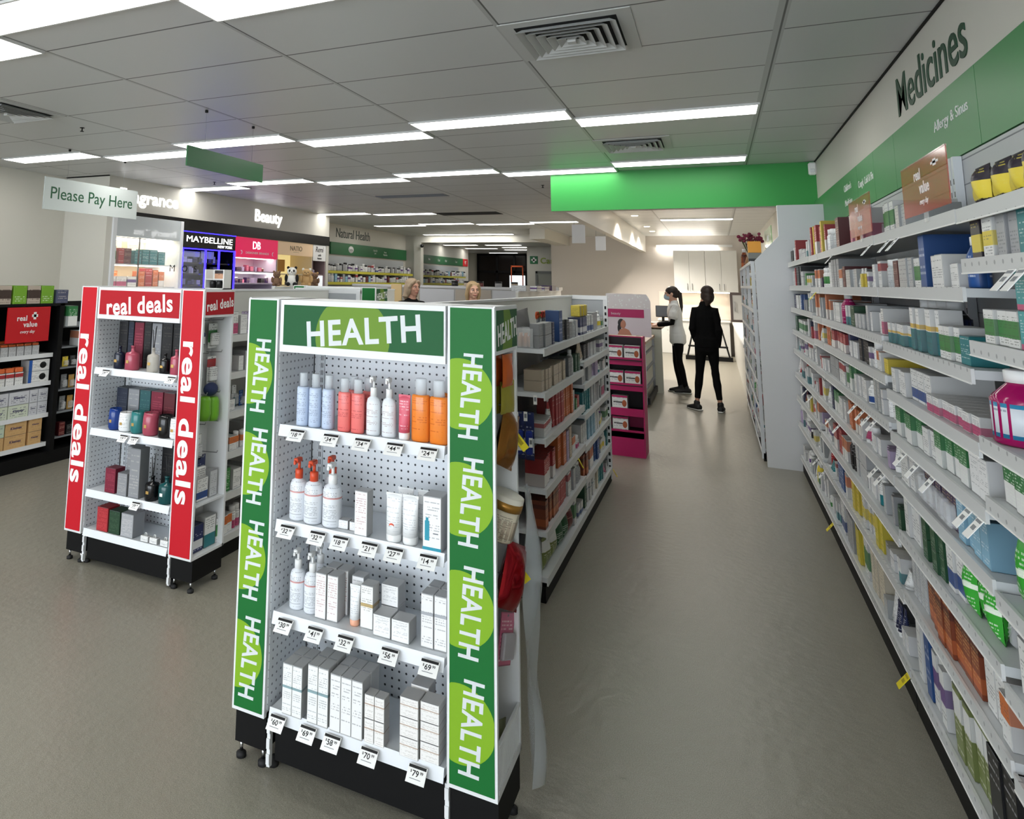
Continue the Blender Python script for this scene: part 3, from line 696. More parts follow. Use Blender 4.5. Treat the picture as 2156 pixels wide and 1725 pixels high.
for i, x in enumerate((-1.100, -1.051)):
    bottle('coral pink lotion bottle with clear cap, %s of the pair on the HEALTH stand' % ('left' if i == 0 else 'right'), (x, 2.118, 1.0585), .046, .168, pinkb, CAPC, None, 'mist', 0, G1, 'lotion_bottle', flat=.7)
for i, x in enumerate((-.995, -.940)):
    bottle('slim white pump bottle beside the coral lotions, %s one, HEALTH stand' % ('left' if i == 0 else 'right'), (x, 2.118, 1.0585), .047, .182, whiteb, CAPW, None, 'pump', 0, G1, 'pump_bottle', flat=.8)
for i, (x, y) in enumerate([(-1.10, 2.185), (-1.045, 2.188)]):
    bottle('coral pink lotion bottle %s in the second line behind, HEALTH stand' % ('left' if i == 0 else 'right'), (x, y, 1.0585), .046, .166, pinkb, CAPC, None, 'mist', 0, G1, 'lotion_bottle', flat=.7)
tube('rose pink tube standing on white cap beside orange oil bottles', (-.886, 2.115, 1.0585), .040, .132, pinkt, CAPW, 0, G1)
for i, (x, y, w) in enumerate([(-.834, 2.122, .060), (-.772, 2.116, .059), (-.765, 2.205, .058)]):
    bottle(['orange oil pump bottle, left of the front pair on top HEALTH shelf', 'orange oil pump bottle at the right end of top HEALTH shelf', 'orange oil pump bottle standing behind the front pair, HEALTH stand'][i], (x, y, 1.0585), w, .188, orb, CAPC, None, 'mist', 0, G1, 'oil_bottle', flat=.62)
whl = printed('wash_white', (228, 232, 238), (120, 126, 136), lines=28, rough=.3, band=(206, 150, 148), lo=.66, hi=.70)
for i, (x, y, w, c) in enumerate([(-1.272, 2.13, .058, CAPO), (-1.211, 2.125, .062, CAPO), (-1.187, 2.21, .058, CAPO), (-1.143, 2.13, .064, CAPW)]):
    bottle(['round white wash bottle with orange pump at left end of second shelf', 'white wash bottle with orange pump, second from left on second shelf', 'white wash bottle with orange pump behind the front ones', 'white wash bottle with white pump on second HEALTH shelf'][i], (x, y, .7575), w, .196, whl, c, None, 'pump', 0, G1, 'wash_bottle')
for i, x in enumerate((-1.098, -1.056)):
    c = carton('tiny white sample box on second shelf, %s of two' % ('left' if i == 0 else 'right'), (x, 2.135, .7575), .037, .027, .03, P['white_fine'], 0, G1)
carton('tall narrow white carton standing alone mid second HEALTH shelf', (-1.020, 2.112, .7575), .044, .134, .044, P['white_pinktype'], 0, G1)
tb = printed('tube_white', (232, 234, 236), (170, 176, 184), lines=18, rough=.25)
for i, (x, y) in enumerate([(-.915, 2.11), (-.862, 2.114), (-.905, 2.18), (-.840, 2.185)]):
    t = tube('white cream tube on second HEALTH shelf, %s' % ['front left with red spot', 'front right', 'behind on the left', 'behind on the right'][i], (x, y, .7575), .053, .137, tb, CAPW, 0, G1)
    if i == 0: MB().lathe([(.0085, 0), (.0085, .0008)], mat('spot_red', (226, 96, 70), .4), seg=18, T=Matrix.Translation((0, -.0185, .048)) @ Matrix.Rotation(math.radians(101), 4, 'X')).obj('red_spot', t)
bx = carton('white gift box picturing a teal bottle, right end of second shelf', (-.782, 2.12, .7575), .058, .155, .07, P['white_fine'], 0, G1)
TEALP = mat('teal_picture', (40, 146, 170), .4)
MB().box(-.022, -.0362, .03, -.008, -.0352, .085, TEALP).box(-.019, -.0362, .085, -.011, -.0352, .094, TEALP).box(-.029, -.0362, 0, .029, -.0352, .012, TEALP).box(.004, -.0362, .05, .02, -.0352, .053, GREYM).obj('picture', bx)
for i, (x, y) in enumerate([(-1.275, 2.148), (-1.219, 2.146), (-1.232, 2.222)]):
    bottle(['white pump bottle at left end of third HEALTH shelf', 'white pump bottle second from left on third HEALTH shelf', 'white pump bottle behind the front two on third shelf'][i], (x, y, .4765), .052, .184, whl, CAPW, None, 'pump', 0, G1, 'pump_bottle')
for i, (x, y) in enumerate([(-1.170, 2.14), (-1.128, 2.142), (-1.165, 2.20), (-1.122, 2.20)]):
    carton('slim tall white carton beside pump bottles on third shelf, %s' % ['front left', 'front right', 'rear left', 'rear right'][i], (x, y, .4765), .039, .136, .05, P['white_pinktype'], 0, G1)
tube('small white tube with orange cap on third HEALTH shelf', (-1.057, 2.138, .4765), .036, .114, tb, mat('cap_peach', (232, 170, 140), .35), 0, G1)
carton('white carton with gold band on third HEALTH shelf', (-1.013, 2.155, .4765), .043, .126, .05, P['white_gold'], 0, G1)
carton('white carton behind the orange capped tube', (-1.066, 2.195, .4765), .042, .128, .045, P['white_fine'], 0, G1)
for i, (x, y, z) in enumerate([(-.951, 2.138, 0), (-.889, 2.136, 0), (-.955, 2.205, 0), (-.955, 2.205, .062)]):
    carton('squat white cream box on third HEALTH shelf, %s' % ['front left', 'front right', 'lower one of the rear stack', 'upper one of the rear stack'][i], (x, y, .4765+z*1.003), .058, .061, .06, P['white_fine'], 0, G1)
for i, (x, y) in enumerate([(-.807, 2.14), (-.766, 2.142), (-.807, 2.20), (-.766, 2.202)]):
    carton('tall white carton with grey band at right end of third shelf, %s' % ['front left', 'front right', 'rear left', 'rear right'][i], (x, y, .4765), .039, .15, .05, P['white_grey'], 0, G1)
k = 0
for x, w, h, mm in [(-1.260, .0355, .148, 'white_tealline'), (-1.224, .0355, .148, 'white_tealline'), (-1.168, .036, .166, 'white_tealline'), (-1.131, .036, .166, 'white_tealline'), (-1.088, .036, .16, 'white_fine'), (-1.051, .036, .16, 'white_fine'), (-1.014, .036, .16, 'white_fine')]:
    for r in range(2):
        carton('tall white carton on bottom HEALTH shelf, %s from left, %s line' % (nth(k+1), 'front' if r == 0 else 'rear'), (x, 2.105+.062*r, .1925), w, h, .058, P[mm], 0, G1)
    k += 1
for i, x in enumerate((-.975, -.942)):
    for s in range(2):
        carton('small white serum box with tan band, bottom shelf, %s %s' % ('lower' if s == 0 else 'upper', 'left' if i == 0 else 'right'), (x, 2.10, .1925+s*.0655), .032, .065, .04, P['white_brown'], 0, G1)
for i, (x, y) in enumerate([(-.846, 2.105), (-.785, 2.112), (-.84, 2.175)]):
    for s in range(3 if i < 2 else 2):
        z = .052 if i < 2 else .08
        carton('white box with tan edge stacked at right end of bottom shelf, %s %s' % (['left stack', 'right stack', 'rear stack'][i], ['bottom', 'middle', 'top'][s]), (x, y, .1925+s*(z+.0005)), .058, z, .058, P['white_brown'], 0, G1)
# open side of the HEALTH stand: packets on pegs, jar, blister card, basket
SX_ = -.66
def peg(root, x, y, z, L=.11):
    MB().loft([(x, y, z), (x+L, y, z+.006), (x+L+.004, y, z+.016)], [.0025]*3, STEEL, 8).obj('peg_hook', root)
for i, (z, y) in enumerate([(1.30, .20), (1.16, .20), (.81, .18), (.66, .2)]): peg(health, .309, y, z)
RZ = PI/2
for i in range(3):
    pouch('orange foil snack packet on top peg, %s of three' % ORD3[i], (-.655+.028*i, 2.255+.006*i, 1.225), .085, .10, .022, mat('foil_orange', (206, 96, 30), .25, .35), RZ-.12, 'packets on the side pegs')
pouch('yellow sachet packet hanging below the orange ones', (-.64, 2.28, 1.135), .095, .105, .018, mat('foil_yellow', (190, 170, 40), .35, .2), RZ-.25, 'packets on the side pegs')
pouch('yellow olive sachet packet hanging in front of its twin', (-.605, 2.29, 1.14), .09, .10, .018, mat('foil_olive', (160, 150, 50), .35, .2), RZ-.25, 'packets on the side pegs')
pouch('gold brown metallic pouch leaning out over its peg', (-.615, 2.265, .98), .12, .17, .05, mat('foil_gold', (150, 98, 40), .22, .75), 0, 'packets on the side pegs', rot=(0, math.radians(22), RZ-.2))
pouch('black pouch tucked behind the gold brown one', (-.69, 2.30, 1.0), .10, .15, .03, mat('foil_black', (30, 28, 30), .3, .2), 0, 'packets on the side pegs', rot=(0, math.radians(12), RZ-.1))
j = bottle('white tub with gold rim lid leaning in the stand side', (-.640, 2.262, .775), .105, .135, P['cream'], mat('lid_cream', (232, 226, 212), .35), P['beige'], 'jar', 0, None, 'powder_tub', 'tub', lz=(.1, .5))
j.rotation_euler = (math.radians(-4), math.radians(16), 0)
inst(m_lathe('gold_rim', [(.0545, .094), (.0545, .118)], mat('rim_gold', (178, 130, 60), .3, .6), 20), 'gold_rim', j)
RED_FOIL = mat('foil_red', (150, 14, 26), .14, .7)
pouch('shiny red foil pouch sticking out of the stand side', (-.605, 2.25, .575), .13, .185, .06, RED_FOIL, 0, 'packets on the side pegs', rot=(0, math.radians(24), RZ-.25))
pouch('second red foil pouch lower down behind the pill box card', (-.70, 2.22, .39), .12, .18, .05, RED_FOIL, 0, 'packets on the side pegs', rot=(0, math.radians(14), RZ-.1))
for i, (z, lb) in enumerate([(1.05, 'beside the gold pouch'), (.655, 'beside the red foil pouch')]):
    t = MB().box(-.012, -.0008, 0, .012, .0008, .062, YELLOWTAG).box(-.006, -.0014, .02, .006, -.0008, .05, mat('tag_print', (170, 150, 10), .5)).obj('shelf_flag', None, (-.565, 2.36, z-.03), 0, (0, math.radians(-38), .5))
    tag(t, 'small yellow price flag sticking out '+lb, 'price tag')
pl = blister('pink and grey weekly pill box card, lower stand side', (-.612, 2.235, .425), .12, .14, .016, P['pink'], mat('clear_grey', (176, 172, 178), .2), 0, 'packets on the side pegs', 'pill_box_card', rot=(0, math.radians(20), RZ-.1))
blister('spotted white card hanging behind the shiny red pouch', (-.69, 2.28, .60), .08, .15, .014, P['white_purple'], CLEAR, 0, 'packets on the side pegs', rot=(0, math.radians(8), RZ))
pouch('dark pouch lying in the wire basket', (-.665, 2.21, .175), .11, .20, .05, mat('foil_dark', (44, 44, 46), .35, .2), 0, 'packets on the side pegs', rot=(0, math.radians(10), RZ))
pouch('olive pouch lying beside the dark one in basket', (-.62, 2.16, .175), .09, .13, .04, mat('foil_moss', (96, 98, 70), .4, .1), 0, 'packets on the side pegs', rot=(0, math.radians(14), RZ-.2))
# the long clear plastic bag hanging from the stand
def plastic_bag():
    vs = []; fs = []; nx, nz = 8, 26
    for s in (-1, 1):
        for jz in range(nz):
            v = jz/(nz-1); z = .03+.86*v; wd = .075+.045*math.sin(v*2.6)*(1-v)
            for i in range(nx):
                u = i/(nx-1)
                vs.append((-.565-.01*v+.012*math.sin(8*v+3*u)+s*.018*math.sin(PI*u)*(1+.5*math.sin(11*v)), 2.43+(u-.5)*wd*2*.7+.02*math.sin(5*v), z))
    N = nx*nz
    for s in (0, 1):
        for jz in range(nz-1):
            for i in range(nx-1):
                q = (s*N+jz*nx+i, s*N+jz*nx+i+1, s*N+(jz+1)*nx+i+1, s*N+(jz+1)*nx+i); fs.append(q)
    o = MB().add(vs, fs, mat('thin_plastic', (205, 210, 214), .15, alpha=.42, bump=.5, bscale=30), True).obj('plastic_bag')
    return tag(o, 'long clear plastic bag hanging down behind the green stand', 'bag')
plastic_bag()

# ------------------------------------------------------------------ diffusers and candles on the real deals stand
G2 = 'home fragrance on the real deals stand'
gl = lambda n, c, r=.12: mat('glass_'+n, c, r)
def box_fr(label, x0, x1, y, z, h, d, c):
    m = printed('fragbox_%d_%d_%d' % c, c, (min(255, c[0]+44), min(255, c[1]+38), min(255, c[2]+32)), lines=17, rough=.5, edge=.3)
    carton(label, ((x0+x1)/2, y+d/2, z), (x1-x0)-.003, h, d, m, 0, G2, 'diffuser_box')
NAVY, BURG, GRY, TEA, BLK, RDK = (30, 38, 56), (120, 24, 50), (140, 142, 146), (34, 84, 88), (20, 20, 23), (88, 16, 30)
for lb, a, b, c in [('tall black diffuser box at left of top shelf', -3.075, -3.005, BLK), ('tall navy diffuser box on top shelf', -3.003, -2.960, NAVY), ('tall burgundy diffuser box on top shelf', -2.957, -2.885, BURG), ('tall black diffuser box right of the burgundy one', -2.883, -2.828, BLK), ('tall grey diffuser box on top shelf', -2.826, -2.752, GRY), ('tall black diffuser box right of the grey one', -2.75, -2.675, BLK), ('tall black diffuser box at right end of top shelf', -2.672, -2.60, BLK)]:
    box_fr(lb+' of red stand', a, b, 3.075, 1.0305, .25, .075, c)
def diffuser(lb, x, y, z, w, h, m, reeds=0, tagc=None):
    o = bottle(lb, (x, y, z), w, h, m, CAPK, None, 'reed', 0, G2, 'diffuser_bottle')
    MB().box(-.009, -w/2-.0008, h*.3, .009, -w/2+.001, h*.42, tagc or mat('gold_label', (196, 160, 92), .35, .5)).obj('label', o)
    for k in range(reeds):
        MB().loft([(0, 0, h*.8), (.012*(k-1), .01*(k % 2), h+.095+.01*k)], [.0022, .0022], CAPK, 6).obj('reed', o)
    return o
diffuser('navy glass diffuser bottle at left front of top shelf, red stand', -2.966, 2.985, 1.0305, .062, .122, gl('navy', (24, 30, 48)))
diffuser('dusty pink glass diffuser bottle in front of the burgundy box', -2.870, 2.985, 1.0305, .080, .13, gl('rose', (168, 74, 92)))
diffuser('clear glass diffuser bottle with black reeds on top shelf', -2.718, 2.98, 1.0305, .064, .128, mat('glass_clear', (214, 208, 196), .05, alpha=.5), 3)
diffuser('black glass diffuser bottle on top shelf of red stand', -2.628, 2.975, 1.0305, .058, .105, gl('black', (14, 14, 16)))
diffuser('dusty pink glass diffuser bottle at right end of top shelf', -2.552, 2.975, 1.0305, .062, .13, gl('rose', (168, 74, 92)))
for lb, a, b, c in [('navy candle box on second shelf', -3.07, -2.985, NAVY), ('grey candle box on second shelf', -2.983, -2.898, GRY), ('teal candle box on second shelf', -2.896, -2.815, TEA), ('burgundy candle box on second shelf', -2.813, -2.725, BURG), ('dark red candle box on second shelf', -2.722, -2.64, RDK), ('black candle box at right end of second shelf', -2.637, -2.56, BLK)]:
    box_fr(lb+' of red stand', a, b, 3.085, .7055, .205, .08, c)
def candle(lb, x, y, z, w, h, m, wax):
    r = w/2
    o = tag(inst(m_lathe('candle_glass', [(r*.82, 0), (r*.97, h*.12), (r, h*.45), (r*.95, h*.8), (r*.86, h), (r*.80, h), (r*.80, h*.9)], m, 22), 'candle_jar', None, (x, y, z)), lb, 'candle', G2)
    inst(m_lathe('wax', [(r*.79, h*.86), (r*.79, h*.91)], wax, 18), 'wax', o)
    MB().loft([(0, 0, h*.9), (.001, 0, h*1.02)], [.0015, .001], CAPK, 6).obj('wick', o)
    MB().box(-.008, -r*1.01, h*.36, .008, -r*.985, h*.5, mat('gold_label', (196, 160, 92), .35, .5)).obj('label', o)
wax = mat('wax', (232, 226, 210), .5)
for lb, x, w, h, m in [('blue glass candle at left of second shelf', -2.972, .076, .112, gl('blue', (22, 56, 128))), ('white candle with tiny black print on second shelf', -2.893, .078, .10, P['white_fine']), ('teal glass candle on second shelf', -2.806, .082, .112, gl('teal', (44, 118, 118))), ('dusty pink glass candle on second shelf', -2.714, .09, .115, gl('rose', (168, 74, 92))), ('black glass candle on second shelf', -2.612, .086, .112, gl('black', (14, 14, 16))), ('white candle at right end of second shelf', -2.545, .06, .104, P['white_fine'])]:
    candle(lb+' of red stand', x, 2.99, .7055, w, h, m, wax)
for lb, a, b, y, h, c in [('small burgundy box at left of third shelf', -2.985, -2.908, 2.955, .126, BURG), ('tall grey box at rear of third shelf, the left one', -2.90, -2.832, 3.02, .235, GRY), ('short grey box in front on third shelf', -2.885, -2.815, 2.945, .115, GRY), ('tallest grey box on third shelf', -2.81, -2.735, 2.95, .25, GRY), ('dark green tall box behind the teal diffuser', -2.62, -2.55, 3.09, .26, TEA), ('black tall box behind the black diffuser', -2.715, -2.635, 3.09, .26, BLK)]:
    box_fr(lb+', red stand', a, b, y, .3855, h, .07, c)
diffuser('black glass diffuser with long reeds on third shelf', -2.675, 2.985, .3855, .074, .118, gl('black', (14, 14, 16)), 3)
diffuser('dark teal glass diffuser with reeds and white tag, third shelf', -2.578, 2.985, .3855, .082, .13, gl('teal2', (20, 74, 76)), 2, PAPER)
for lb, a, b, h, c in [('red box at left of bottom shelf', -3.025, -2.942, .12, (168, 40, 48)), ('dark green box on bottom shelf', -2.937, -2.856, .115, (30, 62, 40)), ('light grey box on bottom shelf', -2.85, -2.762, .116, (166, 168, 172))]:
    box_fr(lb+' of red stand', a, b, 2.955, .1855, h, .085, c)
for i, x in enumerate((-2.68, -2.62, -2.548)):
    o = tag(MB().box(-.026, -.015, 0, .026, .015, .03, P['white'], .004).obj('scent_tag', None, (x, 2.965, .1855)), 'small white hanging scent tag on bottom shelf, %s of three' % ['left', 'middle', 'right'][i], 'box', G2)
    MB().loft([(-.006, 0, .03), (-.004, 0, .042), (.004, 0, .042), (.006, 0, .03)], [.002]*4, PAPER, 6).obj('loop', o)
# right side of the red stand: hanging packs
G3 = 'packs hanging on the red stand side'
for i, (lb, y, z, w, h, k, b) in enumerate([
    ('grey and blue blister pack on upper left peg', 3.03, 1.17, .085, .13, 'lightgrey', P['navy_white']), ('white and green pack on upper right peg', 3.15, 1.16, .085, .135, 'white_green', P['white']),
    ('clear pack with grey tool on second peg', 3.03, .99, .07, .13, 'lightgrey', CLEAR), ('white pack with red drops on second right peg', 3.15, .97, .08, .15, 'white_red', P['white']),
    ('white card pack mid height', 3.03, .60, .09, .13, 'white', P['lightgrey']), ('white pack with navy base below it', 3.06, .48, .11, .14, 'navy_white', P['white'])]):
    blister(lb+', real deals stand side', (-2.455 if i < 4 else -2.44, y, z), w, h, .022, P[k], b, RZ, G3)
for i, (y, z) in enumerate([(3.06, .80), (3.13, .79)]):
    tag(MB().lathe([(.03, 0), (.036, .03), (.034, .10), (.026, .12)], mat('green_cup', (112, 176, 44), .3), seg=16).obj('green_cup', None, (-2.42, y, z)), 'bright green plastic cup on side pegs, %s one' % ('left' if i == 0 else 'right'), 'cup', G3)
tag(MB().ball((0, 0, .035), (.03, .05, .035), mat('navy_fabric', (40, 52, 92), .7)).obj('blue_pouch', None, (-2.43, 3.12, .915)), 'small navy blue padded pouch on side peg, real deals stand', 'pouch', G3)
MB().box(.2965+.012, .02, .40, .44, .25, .41, WHITE2).obj('side_shelf', deals)
for z in (1.31, 1.14, .93, .78, .62): peg(deals, .309, .1, z, .1); peg(deals, .309, .21, z, .1)
for i, (lb, y, z, w, h, k) in enumerate([('blue and white box on side shelf', 3.04, .4115, .09, .11, 'white_blue'), ('white bottle-shaped carton on side shelf', 3.13, .4115, .06, .13, 'lightgrey'), ('white and navy carton in the bottom of stand side', 3.02, .168, .09, .13, 'navy_white'), ('white and teal carton in the bottom of stand side', 3.12, .168, .09, .15, 'white_teal'), ('small white and green carton in the bottom of stand side', 3.19, .168, .04, .12, 'white_green')]):
    carton(lb+', real deals stand', (-2.42, y, z), w, h, .06, P[k], RZ, G3)
# ------------------------------------------------------------------ medicine wall on the right
SLAT = mat('slat_grey', (188, 192, 194), .45); RAILM = perforated('rail_marks', (206, 208, 208), (158, 160, 162), .055, .10, (1, 2)); RAILW = mat('rail_white', (214, 216, 216), .4)
XF, XB = .588, .884
def wall_bay(label, y0, y1, shelves, group='medicine shelving bays'):
    t = thing('shelving_bay', label, 'shelving', ((XF+XB)/2, (y0+y1)/2, 0), 0, group)
    ox, oy = (XF+XB)/2, (y0+y1)/2
    b = MB().box(XB-ox, y0-oy+.002, .02, XB-ox+.02, y1-oy-.002, 2.08, SLAT)
    for k in range(20): b.box(XB-ox-.0015, y0-oy+.002, .2+k*.098, XB-ox+.0005, y1-oy-.002, .204+k*.098, GREYM)
    b.obj('back_panel', t)
    for y in (y0+.003, y1-.028):
        u = MB().box(XB-ox-.03, y-oy, .02, XB-ox-.002, y-oy+.025, 2.08, WHITE2)
        for k in range(38): u.box(XB-ox-.0308, y-oy+.009, .12+k*.05, XB-ox-.0298, y-oy+.015, .142+k*.05, INKB)
        u.obj('slotted_upright', t)
    MB().box(.597-ox, y0-oy+.001, 0, .617-ox, y1-oy-.001, .105, BLACK).obj('kick_board', t)
    for i, z in enumerate(shelves):
        sh = MB().box(XF-ox+.004, y0-oy+.003, z-.024, XB-ox-.032, y1-oy-.003, z, SLAT)
        so = sh.obj('base_shelf' if i == len(shelves)-1 else 'shelf', t)
        MB().box(XF-ox-.004, y0-oy+.002, z-.036, XF-ox+.004, y1-oy-.002, z+.003, RAILM, T=None).box(XF-ox-.006, y0-oy+.002, z-.037, XF-ox-.003, y1-oy-.002, z-.033, PAPER).obj('price_rail', so)
    return t
BZ = dict(A=[1.768, 1.635, 1.425, 1.186, 1.04, .815, .605, .405, .145], B=[1.770, 1.562, 1.350, 1.165, 1.005, .835, .64, .425, .145],
          C=[1.772, 1.562, 1.370, 1.215, 1.035, .835, .61, .405, .145], E=[1.775, 1.575, 1.388, 1.20, 1.037, .835, .64, .42, .145])
BAYS = [('E', 5.84, 7.40, 'bay next to the white end panel'), ('D', 5.36, 5.83, 'narrow second bay from end panel'), ('C', 3.54, 5.35, 'wide middle bay'), ('B', 2.425, 3.53, 'bay under the allergy header'), ('A', 1.30, 2.415, 'bay nearest the camera')]
wall_bay('white medicine shelving bay next to the tall white end panel', 5.84, 7.40, BZ['E'])
wall_bay('narrow white medicine shelving bay, second from the white end panel', 5.36, 5.83, BZ['C'])
wall_bay('wide white medicine shelving bay in the middle of the right wall', 3.54, 5.35, BZ['C'])
wall_bay('white medicine shelving bay under the Allergy & Sinus header', 2.425, 3.53, BZ['B'])
wall_bay('white medicine shelving bay nearest the camera at the right edge', 1.30, 2.415, BZ['A'])
SHELFN = ['top shelf', 'second shelf', 'third shelf', 'fourth shelf', 'fifth shelf', 'sixth shelf', 'seventh shelf', 'eighth shelf', 'bottom shelf']
BSHORT = dict(E='end panel bay', D='narrow bay', C='middle bay', B='allergy bay', A='camera-end bay')
GRP = 'medicine packs on the right wall'
KIND = dict(c=('carton', 'carton'), b=('bottle', 'bottle'), j=('pill_jar', 'jar'), t=('tube', 'tube'), k=('blister', 'card pack'), s=('carton', 'stacked carton'), p=('pouch', 'pouch'), )
CNT = {}
def put(kind, col, x, y, z, w, h, d, rz, where, group, cap=None):
    """one product whose front face is at x (or y) looking along rz"""
    kn = KIND[kind][1]; key = (col, kn, where); CNT[key] = CNT.get(key, 0)+1
    lab = '%s %s, %s such along %s' % (CN[col], kn, nth(CNT[key]), where)
    if kind in ('c', 's'):
        box = w >= h*.72
        nm = ('tablet_box' if box else 'medicine_carton') if group == GRP else ('toiletry_box' if box else 'toiletry_carton') if 'aisle' in group else 'makeup_box' if 'makeup' in group else 'dispensary_pack' if 'dispensary' in group else 'vitamin_carton' if 'far wall' in group else 'remedy_box' if 'real deals' in group else 'grooming_box'
        return carton(lab.replace('stacked carton', 'box').replace(' carton,', ' box,') if box else lab, (x, y, z), w, h, d, P[col], rz, group, nm)
    if kind == 'b': return bottle(lab, (x, y, z), w, h, P[col], cap or CAPW, None, 'syrup', rz, group, 'medicine_bottle', parts=False)
    if kind == 'j': return bottle(lab, (x, y, z), w, h, P[col], cap or CAPW, None, 'pill', rz, group, 'pill_jar', 'jar', parts=False)
    if kind == 't': return tube(lab, (x, y, z), w, h, P[col], cap or CAPW, rz, group)
    if kind == 'k': return blister(lab, (x, y, z), w, h, min(d, .03), P[col], CLEAR, rz, group)
    if kind == 'p': return pouch(lab, (x, y, z), w, h, min(d, .045), P[col], rz, group)
RANDC = ['white', 'white_fine', 'white_teal', 'white_green', 'white_red', 'white_blue', 'white_pink', 'white_purple', 'lightgrey', 'grey', 'white_yellow', 'white_orange', 'grey_clear', 'white_grey', 'white_fine', 'white']
RANDD = ['red', 'orange', 'navy', 'blue', 'green', 'black', 'purple', 'darkgreen', 'teal', 'darkred', 'yellow', 'pink', 'lilac']
def fill_run(y0, y1, z, hmax, spec, rz, xfront, where, group, step=-1, dens=1.0, axis='y', zs=.0008, deep=.2):
    """products along y from y0 to y1 (y0 the far end); spec entries (kind,col,n,w,h,d[,stack]); then random runs"""
    y = y0; sgn = 1 if y1 > y0 else -1; spec = list(spec); rnd = random.Random(int(z*1000+y0*77)); fx = -1 if rz < 0 else 1
    while True:
        if spec: e = spec.pop(0)
        else:
            kd = rnd.choice('cccccccbjtk'); col = rnd.choice(RANDC) if rnd.random() < .84 else rnd.choice(RANDD)
            w = rnd.uniform(.04, .085) if kd == 'c' else rnd.uniform(.04, .055); h = min(hmax, rnd.uniform(.06, .135) if kd != 'b' else rnd.uniform(.10, .15)); d = rnd.uniform(.09, .20)
            e = (kd, col, rnd.choice((1, 2, 2, 3)), w, h, d)
        kd, col, n, w, h, d = e[:6]; stack = e[6] if len(e) > 6 else 1; h = min(h, hmax/stack)
        if kd == 'gap': y += sgn*w; continue
        if kd in 'bjt': d = w
        for i in range(n):
            if (y+sgn*w-y1)*sgn > 0: return
            jit = rnd.uniform(.004, .022)
            if kd in 'cs' and deep: d = max(d, rnd.uniform(.10, deep))
            x = xfront-fx*(d/2+jit)
            for s in range(stack): put(kd, col, x, y+sgn*w/2, z+zs+s*(h+.0006), w-.003, h, d, rz, where, group)
            y += sgn*w
        y += sgn*rnd.uniform(.002, .02)
RW = -PI/2
S = {}
S['A', 0] = [('p', 'black_yellow', 4, .11, .105, .05)]
S['A', 1] = [('c', 'black_yellow', 1, .075, .10, .06), ('c', 'white_yellow', 1, .075, .10, .06), ('c', 'grey', 2, .06, .11, .07), ('c', 'teal', 2, .09, .125, .08)]
S['A', 2] = [('gap', '', 1, .03, 0, 0), ('s', 'white_green', 3, .075, .085, .10), ('s', 'teal_pink', 2, .09, .087, .10, 2)]
S['A', 3] = []
S['A', 4] = [('c', 'green_white', 2, .10, .105, .09), ('s', 'white_green', 2, .12, .058, .10, 2)]
S['A', 5] = [('gap', '', 1, .02, 0, 0), ('p', 'brightgreen', 1, .12, .16, .05), ('p', 'olive', 2, .13, .15, .05), ('c', 'white_orange', 1, .1, .14, .08)]
S['A', 6] = [('c', 'white', 2, .10, .13, .08), ('c', 'black', 1, .09, .15, .08)]
S['A', 7] = [('c', 'brown_orange', 1, .12, .15, .09), ('c', 'black', 2, .10, .15, .08)]
S['B', 0] = [('c', 'white_green', 3, .07, .12, .08), ('gap', '', 1, .05, 0, 0), ('c', 'grey_clear', 2, .06, .09, .05), ('gap', '', 1, .58, 0, 0), ('p', 'black_yellow', 2, .11, .105, .05)]
S['B', 1] = [('j', 'grey_clear', 3, .055, .11, .05), ('c', 'darkred', 1, .075, .10, .07), ('s', 'grey_clear', 3, .062, .105, .07), ('c', 'white_green', 1, .08, .10, .07), ('c', 'blue', 2, .04, .172, .15), ('gap', '', 1, .04, 0, 0), ('c', 'white', 2, .085, .10, .06)]
S['B', 2] = [('c', 'white_tealyellow', 7, .052, .078, .06), ('c', 'white_tealyellow', 7, .045, .145, .06), ('s', 'white_green', 3, .06, .10, .08), ('c', 'teal', 2, .09, .08, .08)]
S['B', 3] = [('c', 'white', 3, .07, .09, .07), ('c', 'white_blue', 3, .09, .11, .06), ('s', 'white_pink', 8, .07, .055, .07)]
S['B', 4] = [('c', 'green_white', 4, .085, .105, .12), ('c', 'white', 2, .08, .09, .06), ('c', 'green_white', 4, .08, .11, .1)]
S['B', 5] = [('c', 'white', 3, .07, .125, .05), ('k', 'purple', 7, .07, .135, .03), ('c', 'lightblue', 4, .07, .12, .05)]
S['B', 6] = [('c', 'white', 3, .06, .14, .05), ('s', 'darkgreen', 5, .065, .07, .1, 2), ('c', 'white_blue', 2, .07, .15, .06), ('p', 'brightgreen', 3, .09, .14, .05)]
S['B', 7] = [('c', 'lightgrey', 4, .05, .15, .06), ('c', 'brown_orange', 7, .08, .16, .10), ('c', 'white', 2, .08, .13, .07)]
S['B', 8] = [('c', 'white', 2, .06, .20, .07), ('c', 'blue', 1, .07, .22, .06), ('c', 'white_purple', 3, .06, .18, .06), ('c', 'olive', 2, .08, .2, .06), ('c', 'olive', 3, .07, .19, .06), ('c', 'black', 2, .10, .19, .10)]
S['C', 0] = [('c', 'red', 1, .05, .17, .12), ('c', 'yellow', 1, .05, .20, .12), ('c', 'red_white', 2, .05, .17, .12), ('j', 'white_fine', 3, .06, .13, .05), ('j', 'grey_clear', 3, .06, .12, .05), ('c', 'darkred', 1, .11, .17, .08), ('gap', '', 1, .40, 0, 0)]
S['C', 1] = [('j', 'white_green', 3, .055, .12, .05), ('c', 'white_fine', 2, .06, .15, .06), ('s', 'grey', 3, .09, .16, .06), ('c', 'white_orange', 3, .06, .10, .06), ('c', 'darkred', 1, .08, .11, .06), ('s', 'grey_clear', 4, .07, .09, .06)]
